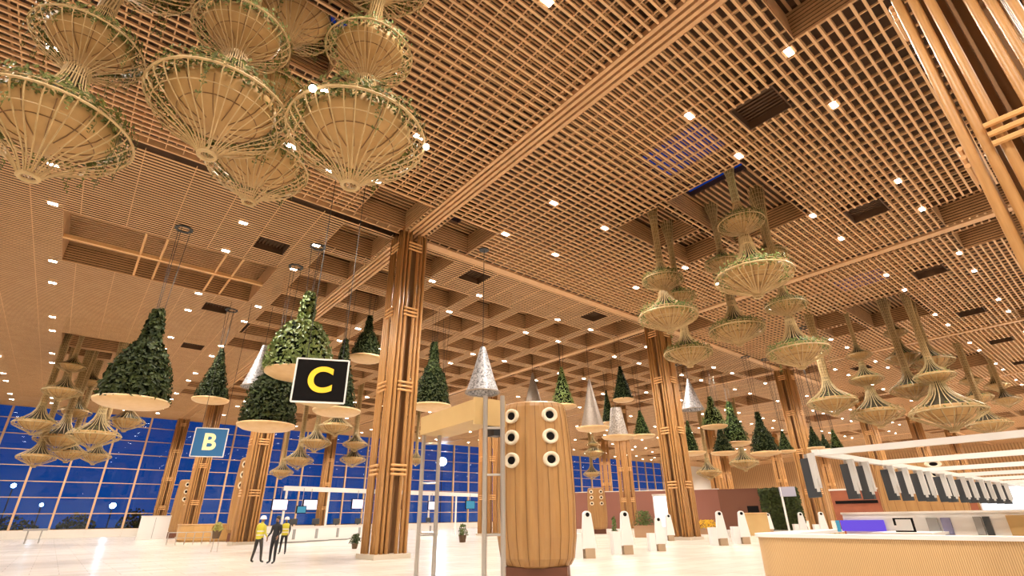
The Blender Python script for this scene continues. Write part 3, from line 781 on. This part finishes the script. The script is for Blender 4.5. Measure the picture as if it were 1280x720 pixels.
# partition behind and what hangs on it
PX = 16.6
t = thing('white_partition', 'long low white partition behind the cane counter', 'partition', (PX, 6, 0))
b = MB(); b.span(0, .12, -18, .4, 0, 1.52); obj('panel', b.mesh('panel', WHITE), t)
b = MB(); b.span(-.04, .16, -18, .42, 1.52, 1.57); obj('coping', b.mesh('coping', OFFW), t)
def on_partition(name, label, cat, px0, px1, z0, z1, m, d=.06, group=None):
    a = ray(px0, 655); y0 = CAM.y+a.y*(PX-CAM.x)/a.x; a = ray(px1, 655); y1 = CAM.y+a.y*(PX-CAM.x)/a.x
    o = MB(); o.span(-d, 0, -(y0-y1)/2, (y0-y1)/2, 0, z1-z0); o.span(-d-.015, -d, -(y0-y1)/2+.02, (y0-y1)/2-.02, .02, .05)
    q = obj(name, o.mesh(name, m), None, (PX-.001, (y0+y1)/2, z0)); return tag(q, label, cat, group)
on_partition('desk_display', 'violet glowing strip display on the white partition', 'display', 1052, 1106, 1.12, 1.38, PURP)
on_partition('desk_display', 'small pale blue display at the left end of the white partition', 'display', 1046, 1050, 1.1, 1.38, CYAN)
on_partition('grey_hatch', 'grey panel left of the bluish one on the white partition', 'panel', 1160, 1174, 1.05, 1.42, GREYP)
on_partition('grey_hatch', 'narrow bluish grey panel on the white partition', 'panel', 1178, 1190, 1.05, 1.42, mat('bluish panel', (.2, .2, .34), .4))
on_partition('grey_hatch', 'grey panel near the right end of the white partition', 'panel', 1219, 1229, 1.05, 1.44, GREYP)
on_partition('grey_hatch', 'dark grey slim panel near the right end of the white partition', 'panel', 1231, 1240, 1.05, 1.44, SCREENG)
on_partition('notice_board', 'tan notice board at the right end of the white partition', 'board', 1261, 1285, 1.05, 1.46, TANBOX)
tt = at(1122, 662, 15.8)
t = thing('card_frame', 'small black open frame on the worktop before the white partition', 'frame', (15.6, tt.y*.98, 1.13))
# a small table for it: it stands on a shelf of the partition
b = MB(); b.span(-.02, .02, -.2, .2, 0, .03); b.span(-.02, .02, -.2, -.16, 0, .3); b.span(-.02, .02, -.2, .2, .27, .3); b.span(-.02, .02, .16, .2, .14, .3); obj('bent_frame', b.mesh('bent_frame', BLACK), t)
b = MB(); b.span(-.5, .98, -.6, .6, -.06, 0); o = obj('white_shelf', b.mesh('white_shelf', WHITE), None, (15.6, tt.y*.98, 1.13)); tag(o, 'white shelf fixed to the partition under the small black frame', 'shelf')

# overhead white rails and hanging displays
RZ = 3.0
t = thing('rail_gantry', 'white overhead rail frame above the check-in desks at the right', 'rail frame', (15, 6.1, RZ))
b = MB(); b.span(0, 44, -.07, .07, -.07, .07); obj('long_rail', b.mesh('long_rail', WHITE), t)
for x in (0.2, 5, 9.8, 14.6, 19.4, 24.2, 29, 34):
    b = MB(); b.span(x-.07, x+.07, -16, 0, -.07, .07); obj('cross_rail', b.mesh('cross_rail', WHITE), t)
for x in (0.2, 14.6, 29):
    b = MB(); b.tube([(x, -11, -RZ), (x, -11, -.07)], .06, 8); obj('post', b.mesh('post', WHITE), t)
dm = MB(); dm.span(-.04, .04, .08, .44, -1.02, -.1); DSCR = dm.mesh('screen', SCREENG)
dm = MB(); dm.span(-.1, -.04, .27, .45, -.82, 0); dm.span(-.12, -.1, .3, .38, -.9, -.6); DCAS = dm.mesh('casing', mat('light grey casing', (.5, .49, .47), .5))
dm = MB(); dm.span(-.02, .02, .2, .3, -.1, 0.0); DBR = dm.mesh('bracket', STEEL)
for q, px in enumerate((1014, 1062, 1080, 1110, 1127, 1145, 1155, 1172, 1181, 1196, 1206, 1218, 1227, 1238, 1247)):
    d = ray(px, 590); x = CAM.x+d.x*(6.1-CAM.y)/d.y
    o = thing('hanging_display', 'grey backed display with a white casing hanging under the white rail', 'display', (x, 6.1, RZ-.07), -.45, 'displays hanging from the white rail')
    obj('screen', DSCR, o, (0, -.2, 0)); obj('casing', DCAS, o, (.0, -.55, 0)); obj('bracket', DBR, o, (0, -.2, .0))

# ================================================================ BOOTHS AND WALLS AT THE BACK RIGHT
def booth(label, name, cat, px0, px1, pt, r, m, dpt=3., extra=None, pb=None):
    a, c = at(px0, 650, r), at(px1, 650, r); h = at((px0+px1)/2, pt, r).z
    mid = (a+c)/2; w = (c-a).length; rz = math.atan2((c-a).y, (c-a).x)
    t = thing(name, label, cat, (mid.x, mid.y, 0), rz)
    b = MB(); b.span(-w/2, w/2, 0, dpt, 0, h); obj('body', b.mesh('body', m), t)
    b = MB(); b.span(-w/2-.05, w/2+.05, -.05, dpt+.05, h, h+.12); obj('cornice', b.mesh('cornice', OFFW if m != BROWN else BROWN), t)
    return t, w, h
booth('dark brown clad booth left of the green plant wall', 'brown_booth', 'booth', 903, 955, 612, 74, BROWN)
t, w, h = booth('terracotta clad booth behind the hanging displays, beside the wide wooden pod', 'terracotta_booth', 'booth', 1046, 1126, 612, 47, TERRA)
b = MB(); b.span(-w/2+.2, w/2-1, -.06, 0, h-.9, h-.7); obj('black_slot', b.mesh('black_slot', BLACK), t)
booth('terracotta wall booth at the right of the wide wooden pod', 'terracotta_booth', 'booth', 1192, 1229, 597, 48, TERRA)
booth('long low terracotta wall below the far windows at the centre right', 'terracotta_booth', 'booth', 720, 905, 614, 88, mat('pinkish terracotta', (.21, .08, .055), .6))
t, w, h = booth('bright white glowing display wall at the right edge', 'display_wall', 'display wall', 1232, 1310, 606, 50, WHITE, .4)
b = MB(); b.span(-w/2+.1, w/2-.1, -.06, 0, .1, h-.1); obj('screen', b.mesh('screen', LEDSCR), t)
t, w, h = booth('bright white display wall beside the column behind the kiosks', 'display_wall', 'display wall', 819, 841, 619, 60, WHITE, .4)
b = MB(); b.span(-w/2+.1, w/2-.1, -.06, 0, .1, h-.1); obj('screen', b.mesh('screen', LEDSCR), t)
# plant wall
a, c = at(955, 650, 70), at(1006, 650, 70); h = at(980, 610, 70).z; w = (c-a).length
t = thing('plant_wall', 'tall dark green plant wall between the brown booth and a column', 'green wall', ((a.x+c.x)/2, (a.y+c.y)/2, 0), math.atan2((c-a).y, (c-a).x))
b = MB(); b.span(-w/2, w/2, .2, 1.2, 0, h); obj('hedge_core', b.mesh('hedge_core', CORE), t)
b = MB()
for i in range(2200): b.leaf((random.uniform(-w/2, w/2), random.uniform(-.05, .2), random.uniform(0, h)), (random.gauss(0, .4), -1, random.gauss(.3, .4)), random.uniform(.3, .5), .25)
obj('foliage', b.mesh('foliage', LEAFD), t)

# ================================================================ WHITE KIOSKS on the floor
kb = MB()
prof_ = [(-.30, .34), (.30, .34), (.17, 1.5)]+[(.17*math.cos(PI*i/8), 1.55+.17*math.sin(PI*i/8)) for i in range(1, 8)]+[(-.17, 1.5)]
n_ = len(prof_); kb._add([(x, -.1, z) for x, z in prof_]+[(x, .1, z) for x, z in prof_], [tuple(range(n_)), tuple(range(n_, 2*n_))[::-1]]+[(i, n_+i, n_+(i+1) % n_, (i+1) % n_) for i in range(n_)])
KB = kb.mesh('body', WHITE)
kf = MB(); kf.span(-.2, .2, -.16, .16, 0, .36); KF = kf.mesh('foot', mat('tan foot', (.38, .27, .17), .5))
ks = MB(); ks.tube([(0, -.11, 1.58), (0, -.095, 1.58)], .085, 14); KS = ks.mesh('lens', BLACK)
kp = MB(); kp.span(-.62, -.28, -.05, .4, 0, .9); KP = kp.mesh('side_cabinet', WHITE)
for px, py, l, s in ((737, 698, 'white self-service kiosk nearest to the big wooden pod', 1), (785, 693, 'white self-service kiosk second from the big wooden pod', 1), (827, 689, 'white self-service kiosk just left of the plinth of the column', .85), (905, 682, 'white self-service kiosk right of the column, left one of the pair', 1), (933, 680, 'white self-service kiosk right of the column, right one of the pair', 1)):
    q = atz(px, py, 0); t = thing('service_kiosk', l, 'kiosk', (q.x, q.y, 0), toward_camera(q)+.35, 'white self-service kiosks'); t.scale = (s*1.05,)*3
    obj('body', KB, t); obj('foot', KF, t); obj('lens', KS, t); obj('side_cabinet', KP, t)
for px, r, l in ((963, 58, 'far white self-service kiosk before the green plant wall'), (1004, 48, 'far white self-service kiosk left of the column by the plant wall'), (1030, 46, 'far white self-service kiosk right of the column by the plant wall'), (837, 41, 'white self-service kiosk behind the plinth of the column')):
    q = at(px, 660, r); t = thing('service_kiosk', l, 'kiosk', (q.x, q.y, 0), toward_camera(q)+.3, 'white self-service kiosks')
    obj('body', KB, t); obj('foot', KF, t); obj('lens', KS, t); obj('side_cabinet', KP, t)
q = at(945, 655, 52); t = thing('wooden_podium', 'tan wooden podium between two white kiosks before the brown booth', 'podium', (q.x, q.y, 0), toward_camera(q))
b = MB(); b.span(-1, 1, -.4, .4, 0, 1.75); obj('body', b.mesh('body', TANBOX), t); b = MB(); b.span(-.45, .45, -.2, .2, 1.75, 2.3); obj('monitor', b.mesh('monitor', BLACK), t); b = MB(); b.span(-1.05, 1.05, -.45, .45, 1.69, 1.76); obj('top', b.mesh('top', DISH), t)
q = at(986, 660, 44); t = thing('direction_sign', 'slim white post with a small grey direction sign before the plant wall', 'sign', (q.x, q.y, 0), toward_camera(q))
b = MB(); b.tube([(0, 0, 0), (0, 0, 3.4)], .07, 8); obj('post', b.mesh('post', WHITE), t); b = MB(); b.span(-.1, .95, -.06, .02, 2.75, 3.4); obj('sign_panel', b.mesh('sign_panel', mat('lilac grey panel', (.36, .36, .46), .4)), t)

# ================================================================ PLANTS on the floor
def bush(name, label, cat, px, py, r, pw, ph, pot, fh, fw, m, n, group=None, stand=0):
    q = at(px, py, r) if r else atz(px, py, 0)
    t = thing(name, label, cat, (q.x, q.y, 0), toward_camera(q))
    b = MB()
    if pot == 'box': b.span(-pw/2, pw/2, -pw/5, pw/5, 0, ph); b.span(-pw/2-.04, pw/2+.04, -pw/5-.04, pw/5+.04, ph-.08, ph)
    else: b.lathe([(.001, stand), (pw*.36, stand), (pw*.5, stand+ph), (pw*.44, stand+ph), (.001, stand+ph-.06)], 18)
    obj('pot', b.mesh('pot', POTM if pot != 'box' else mat('tan trough', (.34, .20, .11), .6)), t)
    if stand:
        b = MB()
        for a in range(3): b.tube([(pw*.3*math.cos(a*2.1), pw*.3*math.sin(a*2.1), stand+.02), (pw*.42*math.cos(a*2.1), pw*.42*math.sin(a*2.1), 0)], .02, 5)
        obj('stand', b.mesh('stand', STEEL), t)
    b = MB()
    for i in range(n):
        u = random.random(); a = random.random()*2*PI; rr = fw*.5*math.sqrt(random.random())*(1-.5*u)
        b.leaf((rr*math.cos(a), rr*math.sin(a)*(.4 if pot == 'box' else 1), stand+ph+fh*u), (math.cos(a), math.sin(a), random.gauss(.6, .5)), random.uniform(.14, .28), .1)
    for i in range(7): a = i*.9; b.tube([(0, 0, stand+ph-.05), (fw*.2*math.cos(a), fw*.2*math.sin(a)*.5, stand+ph+fh*.6)], .012, 4)
    obj('foliage', b.mesh('foliage', m), t); return t
bush('potted_plant', 'small potted plant on the floor seen through the metal gantry', 'potted plant', 578, 678, None, .6, .5, 'pot', .7, .9, LEAFM, 160)
bush('potted_plant', 'low potted plant left of the tall column base', 'potted plant', 443, 686, None, .4, .3, 'pot', .5, .8, LEAFD, 120)
bush('potted_plant', 'potted plant on a slim stand left of the people', 'potted plant', 266, 690, None, .5, .45, 'pot', .4, .7, mat('yellow green leaf', (.32, .30, .06), .5), 160, None, .7)
bush('planter_trough', 'tan trough of bushy plants beside the white display wall', 'planter', 805, 655, 48, 1.7, .9, 'box', 1.1, 2.2, LEAFM, 420)
bush('flower_trough', 'trough of yellow flowers right of the column behind the kiosks', 'planter', 884, 655, 56, 3.0, .5, 'box', .7, 3.0, FLOW, 420)
bush('potted_plant', 'tall thin green plant between two white kiosks', 'potted plant', 770, 683, None, .4, .35, 'pot', 1.2, .4, LEAFM, 140)

# ================================================================ CHECK-IN DESKS at the left
def seg(px0, px1, r0, r1): a, c = at(px0, 655, r0), at(px1, 655, r1); return a, c, math.atan2((c-a).y, (c-a).x), math.hypot((c-a).x, (c-a).y)
a, c, rz, w = seg(352, 600, 52.5, 68.5)
t = thing('desk_gantry', 'long white horizontal beam on thin posts above the far white desks', 'gantry', ((a.x+c.x)/2, (a.y+c.y)/2, 0), rz)
b = MB(); b.span(-w/2-.3, w/2, -.1, .1, 4.1, 4.5); obj('beam', b.mesh('beam', WHITE), t)
for i in range(7):
    b = MB(); x = -w/2+i*w/6; b.span(x-.09, x+.09, -.05, .05, 0, 4.1); obj('post', b.mesh('post', WHITE), t)
def far_desk(label, px, r, w=2.5):
    q = at(px, 655, r); t = thing('check_in_desk', label, 'desk', (q.x, q.y, 0), rz, 'far white check-in desks')
    b = MB(); b.span(-w/2, w/2, -.4, .4, .1, 1.15); obj('body', b.mesh('body', WHITE), t)
    b = MB(); b.span(-w/2-.03, w/2+.03, -.45, .45, 1.15, 1.22); obj('worktop', b.mesh('worktop', OFFW), t)
    b = MB(); b.span(-w/2+.05, w/2-.05, -.36, .36, 0, .1); obj('toe_kick', b.mesh('toe_kick', GREYP), t)
    b = MB(); b.span(-.35, .35, -.05, .0, 1.35, 1.8); b.span(-.04, .04, -.02, .02, 1.22, 1.4); obj('monitor', b.mesh('monitor', SCREENG), t)
    b = MB(); b.span(-.12, .12, -.43, -.4, .25, 1.0); obj('front_slot', b.mesh('front_slot', GREYP), t)
for px, r, l in ((366, 49.5, 'far white check-in desk right beside the people'), (394, 51.5, 'far white check-in desk under the middle glowing screen'), (420, 53.5, 'far white check-in desk at the foot of the window column'), (447, 56.5, 'far white check-in desk partly behind the tall column base'), (535, 62, 'far white check-in desk seen through the metal gantry')): far_desk(l, px, r)
def glow(label, px, py, r, w, h, m):
    q = at(px, py, r); t = thing('overhead_screen', label, 'screen', q, rz, 'glowing screens over the far desks')
    b = MB(); b.span(-w/2-.06, w/2+.06, 0, .12, -h/2-.06, h/2+.06); obj('casing', b.mesh('casing', BLACK), t)
    b = MB(); b.span(-w/2, w/2, -.02, 0, -h/2, h/2); obj('screen', b.mesh('screen', m), t)
    b = MB(); b.tube([(0, .06, h/2), (0, .06, 4.3-q.z)], .03, 5); obj('hanger', b.mesh('hanger', STEEL), t)
for px, py, r, w, h, m, l in ((350, 631, 51, 1.3, .8, PINKSCR, 'glowing pinkish screen above the people'), (388, 631, 53, 1.3, .8, PINKSCR, 'glowing pinkish screen left of the window column'), (447, 630, 56, 1.2, .8, PINKSCR, 'glowing pinkish screen just left of the tall column'), (507, 631, 60, 1.1, .8, PINKSCR, 'glowing screen just right of the tall column'), (540, 632, 62, 1.0, .8, PINKSCR, 'glowing screen in the left half of the metal gantry'), (377, 637, 52, .8, .5, CYAN, 'small cyan screen between two glowing pinkish ones'), (588, 631, 64, 1.4, .8, CYAN, 'cyan screen in the right half of the metal gantry')): glow(l, px, py, r, w, h, m)
# woven round desk and white block at the left
q = at(276, 655, 62); t = thing('curved_desk', 'curved tan cane desk between the B sign column and the people', 'desk', (q.x, q.y, 0), toward_camera(q))
b = MB(); b.lathe([(3.4, .0), (3.55, .15), (3.6, 1.4), (3.4, 1.45), (3.35, 1.0)], 40); obj('cane_front', b.mesh('cane_front', WOVENX), t); b = MB(); b.lathe([(3.65, 1.42), (3.65, 1.5), (3.0, 1.5), (3.0, 1.42)], 40); obj('worktop', b.mesh('worktop', DISH), t)
q = at(193, 657, 74); t = thing('white_cabinet', 'white cabinet under the night windows left of the distant wooden pod', 'cabinet', (q.x, q.y, 0), toward_camera(q))
b = MB(); b.span(-1.4, 1.4, -.5, .5, 0, 2.3); obj('body', b.mesh('body', WHITE), t); b = MB(); b.span(-1.44, 1.44, -.54, .54, 2.3, 2.4); obj('top', b.mesh('top', OFFW), t); b = MB(); b.span(-.02, .02, -.52, -.5, .1, 2.2); obj('door_gap', b.mesh('door_gap', GREYP), t)
q = at(44, 664, 70); t = thing('floor_stand', 'small grey stand on the floor under the left night windows', 'stand', (q.x, q.y, 0), toward_camera(q))
b = MB(); b.span(-.9, .9, -.2, .2, 1.1, 1.3); obj('top', b.mesh('top', GREYP), t); b = MB(); b.tube([(-.5, 0, 0), (-.5, 0, 1.1)], .06, 6); b.tube([(.5, 0, 0), (.5, 0, 1.1)], .06, 6); obj('base_frame', b.mesh('base_frame', GREYP), t)
rl = thing('steel_barrier', 'low steel barrier on the floor in front of the B sign column', 'barrier', (at(238, 668, 52).x, at(238, 668, 52).y, 0), toward_camera(at(238, 668, 52)))
for i in range(6):
    b = MB(); b.tube([(-1.5+.6*i, 0, 0), (-1.5+.6*i, 0, .9)], .03, 6); obj('post', b.mesh('post', STEEL), rl)
b = MB(); b.tube([(-1.5, 0, .9), (1.5, 0, .9)], .03, 6); b.tube([(-1.5, 0, .5), (1.5, 0, .5)], .02, 6); obj('rail', b.mesh('rail', STEEL), rl)

# ================================================================ OUTSIDE: lamps and dark trees
def pole_lamp(label, px, py, y, R, m):
    q = aty(px, py, y); t = thing('street_lamp', label, 'lamp', (q.x, q.y, -.2))
    b = MB(); b.tube([(0, 0, 0), (0, 0, q.z+.2)], .09, 8); obj('pole', b.mesh('pole', DARKM), t)
    b = MB(); b.sphere((0, -.1, q.z+.2), R, 10); obj('lamp_head', b.mesh('lamp_head', m), t)
pole_lamp('blazing white floodlight outside, seen through the metal gantry', 553, 577, 104, .85, FLOOD)
pole_lamp('bright street lamp outside the windows left of the white cabinet', 141, 632, 112, .42, STREET)
pole_lamp('street lamp outside the windows at the left edge', 17, 607, 125, .34, STREET)
pole_lamp('small street lamp low outside the left windows', 52, 631, 125, .26, STREET)
for px, y, w, h, l in ((12, 112, 7, 3.2, 'dark shrub outside at the far left window'), (96, 110, 5, 3.4, 'dark shrub outside left of the bright street lamp'), (168, 110, 5, 4.0, 'dark shrub outside right of the bright street lamp')):
    q = aty(px, 655, y); t = thing('shrub', l, 'shrub', (q.x, y, -.2))
    b = MB(); b.tube([(0, 0, 0), (0, 0, h*.6)], .1, 6); obj('stem', b.mesh('stem', DARKM), t)
    b = MB()
    for i in range(500): a = random.random()*2*PI; u = random.random(); rr = w/2*math.sqrt(random.random()); b.leaf((rr*math.cos(a), rr*.5*math.sin(a), .3+u*h*(1-(rr/w*1.6)**2)), (random.gauss(0, 1), -1, random.gauss(0, 1)), .5, .35)
    obj('foliage', b.mesh('foliage', LEAFD), t)

# ================================================================ PEOPLE
SKIN = mat('brown skin', (.23, .12, .07), .5); HAIR = mat('black hair', (.012, .01, .009), .6); SHOE = mat('black shoe', (.012, .012, .012), .4)
def person(label, x, y, rz, legs, arms, top, trousers, vest=None, helmet=False, lean=0.):
    """legs/arms: per side (dx, dy) offsets of the foot / the hand from the rest pose; y- is forward"""
    V = []; E = []; RA = []; TG = []
    def v(p, r): V.append(Vector(p)); RA.append(r); return len(V)-1
    def e(a, b, t): E.append((a, b)); TG.append(t)
    L = lean
    pel = v((0, 0, .95), (.15, .11)); sp = v((0, -.01-L*.3, 1.12), (.14, .10)); ch = v((0, -.02-L*.7, 1.33), (.165, .115)); nb = v((0, -L, 1.47), (.07, .065))
    nk = v((0, -.02-L, 1.53), (.052, .052)); hd = v((0, -.035-L, 1.62), (.075, .09)); ht = v((0, -.03-L, 1.71), (.066, .08))
    e(pel, sp, 'top'); e(sp, ch, 'top'); e(ch, nb, 'top'); e(nb, nk, 'skin'); e(nk, hd, 'skin'); e(hd, ht, 'skin')
    ns = v((0, -.135-L, 1.615), (.014, .016)); e(hd, ns, 'skin')
    for q, s in enumerate((-1, 1)):
        fx, fy = legs[q]; hp = v((s*.095, 0, .90), (.09, .09)); kn = v((s*.1+fx*.45, fy*.5-.02, .5), (.062, .062)); an = v((s*.1+fx, fy+.01, .09), (.042, .045)); to = v((s*.115+fx, fy-.15, .045), (.042, .03))
        e(pel, hp, 'trousers'); e(hp, kn, 'trousers'); e(kn, an, 'trousers'); e(an, to, 'shoe')
        hx, hy, hz = arms[q]; sh = v((s*.185, -L, 1.42), (.062, .06)); el = v((s*.235, .02+hy*.3-L, 1.15), (.044, .044)); wr = v((s*.24+hx, hy-.04-L, .92+hz), (.03, .026)); pm = v((s*.24+hx*1.12, hy*1.15-.06-L, .85+hz*1.1), (.036, .018))
        e(ch, sh, 'top'); e(sh, el, 'top'); e(el, wr, 'top'); e(wr, pm, 'skin')
        for k, (o, ln_) in enumerate(((-.028, .075), (-.010, .085), (.010, .08), (.027, .062))):
            b1 = v(V[pm]+Vector((0, o, -.03)), (.009, .009)); b2 = v(V[pm]+Vector((-s*.012, o*1.1, -.03-ln_*.6)), (.0085, .0085)); b3 = v(V[pm]+Vector((-s*.03, o*1.1, -.03-ln_)), (.008, .008))
            e(pm, b1, 'skin'); e(b1, b2, 'skin'); e(b2, b3, 'skin')
        t1 = v(V[pm]+Vector((-s*.02, -.042, .01)), (.01, .01)); t2 = v(V[pm]+Vector((-s*.03, -.055, -.035)), (.009, .009)); e(pm, t1, 'skin'); e(t1, t2, 'skin')
    me = bpy.data.meshes.new('person'); me.from_pydata(V, E, []); o = bpy.data.objects.new('person', me); COL.objects.link(o)
    o.modifiers.new('s', 'SKIN'); m = o.modifiers.new('d', 'SUBSURF'); m.levels = 1; m.render_levels = 1
    for i, sv in enumerate(me.skin_vertices[0].data): sv.radius = RA[i]; sv.use_root = i == 0
    bpy.context.view_layer.update()
    me2 = bpy.data.meshes.new_from_object(o.evaluated_get(bpy.context.evaluated_depsgraph_get())); bpy.data.objects.remove(o); me2.name = 'person'
    me2.materials.clear(); names = ['top', 'skin', 'trousers', 'shoe']
    for k in (top, SKIN, trousers, SHOE): me2.materials.append(k)
    for p in me2.polygons:
        c = p.center; best = None
        for (a, b), tgx in zip(E, TG):
            A, B = V[a], V[b]; d = B-A; u = max(0, min(1, (c-A).dot(d)/max(1e-9, d.length_squared))); q = (c-A-d*u).length-.5*max(RA[a])
            if best is None or q < best[0]: best = (q, tgx)
        p.material_index = names.index(best[1]); p.use_smooth = True
    o = obj('person', me2, None, (x, y, 0), rz); tag(o, label, 'person', None)
    if vest:
        b = MB(); rings = [(.155, .125, 0, .90), (.165, .135, -.01, 1.0), (.162, .128, -.01-L*.3, 1.14), (.19, .142, -.02-L*.7, 1.32), (.20, .13, -.01-L, 1.42), (.10, .09, -L, 1.49)]
        n = 20; vs_ = [(a*math.cos(2*PI*k/n), yy+c*math.sin(2*PI*k/n), z) for a, c, yy, z in rings for k in range(n)]
        fs = [(i*n+k, i*n+(k+1) % n, (i+1)*n+(k+1) % n, (i+1)*n+k) for i in range(len(rings)-1) for k in range(n)]; b._add(vs_, fs)
        vo = obj('vest', b.mesh('vest', vest, True), o)
        st = MB(); st.m = 0
        for z, a, c, yy in ((1.05, .168, .136, -.01-L*.1), (1.2, .176, .136, -.015-L*.5)): st._add([(a*math.cos(2*PI*k/n), yy+c*math.sin(2*PI*k/n), z+dz) for dz in (-.025, .025) for k in range(n)], [(k, (k+1) % n, n+(k+1) % n, n+k) for k in range(n)])
        obj('reflective_band', st.mesh('reflective_band', OFFW), vo)
    b = MB(); b.sphere((0, -.02-L, 1.68), .105, 12, (.86, 1.0, .86)) if not helmet else b.lathe([(.14, 1.66), (.128, 1.68), (.118, 1.74), (.08, 1.795), (.001, 1.81)], 18, (0, -.03-L, 0))
    if not helmet: b.v = [(p[0], p[1]+.022, p[2]+.022) for p in b.v]
    obj('helmet' if helmet else 'hair', b.mesh('hair', WHITE if helmet else HAIR, True), o)
    for s in (-1, 1):
        b = MB(); b.sphere((s*.03, -.115-L, 1.635), .011, 6); obj('eye', b.mesh('eye', BLACK), o)
    return o
HIVIS = mat('hi-vis yellow', (.62, .55, .04), .6, emit=None); NAVY = mat('dark suit cloth', (.008, .008, .011), .7); GREYT = mat('dark trousers', (.03, .026, .022), .7); OLIVE = mat('yellow sleeve', (.5, .45, .06), .7)
q = atz(319, 704, 0); person('person in a yellow hi-vis vest and dark trousers, standing with legs apart', q.x, q.y, 2.2, ((-.16, .02), (.16, -.05)), ((-.05, -.05, .05), (.05, -.2, .22)), OLIVE, GREYT, HIVIS, True)
q = atz(339, 705, 0); person('person in a black suit standing between two people in yellow vests', q.x, q.y, -.9, ((-.05, .06), (.07, -.1)), ((-.02, -.1, .1), (.0, -.15, .12)), NAVY, NAVY)
q = atz(352, 693, 0); person('person in a yellow vest and black trousers, half hidden behind the black suit', q.x, q.y, -.5, ((-.04, .04), (.06, -.06)), ((0, -.2, .25), (0, -.1, .1)), NAVY, NAVY, HIVIS, True)
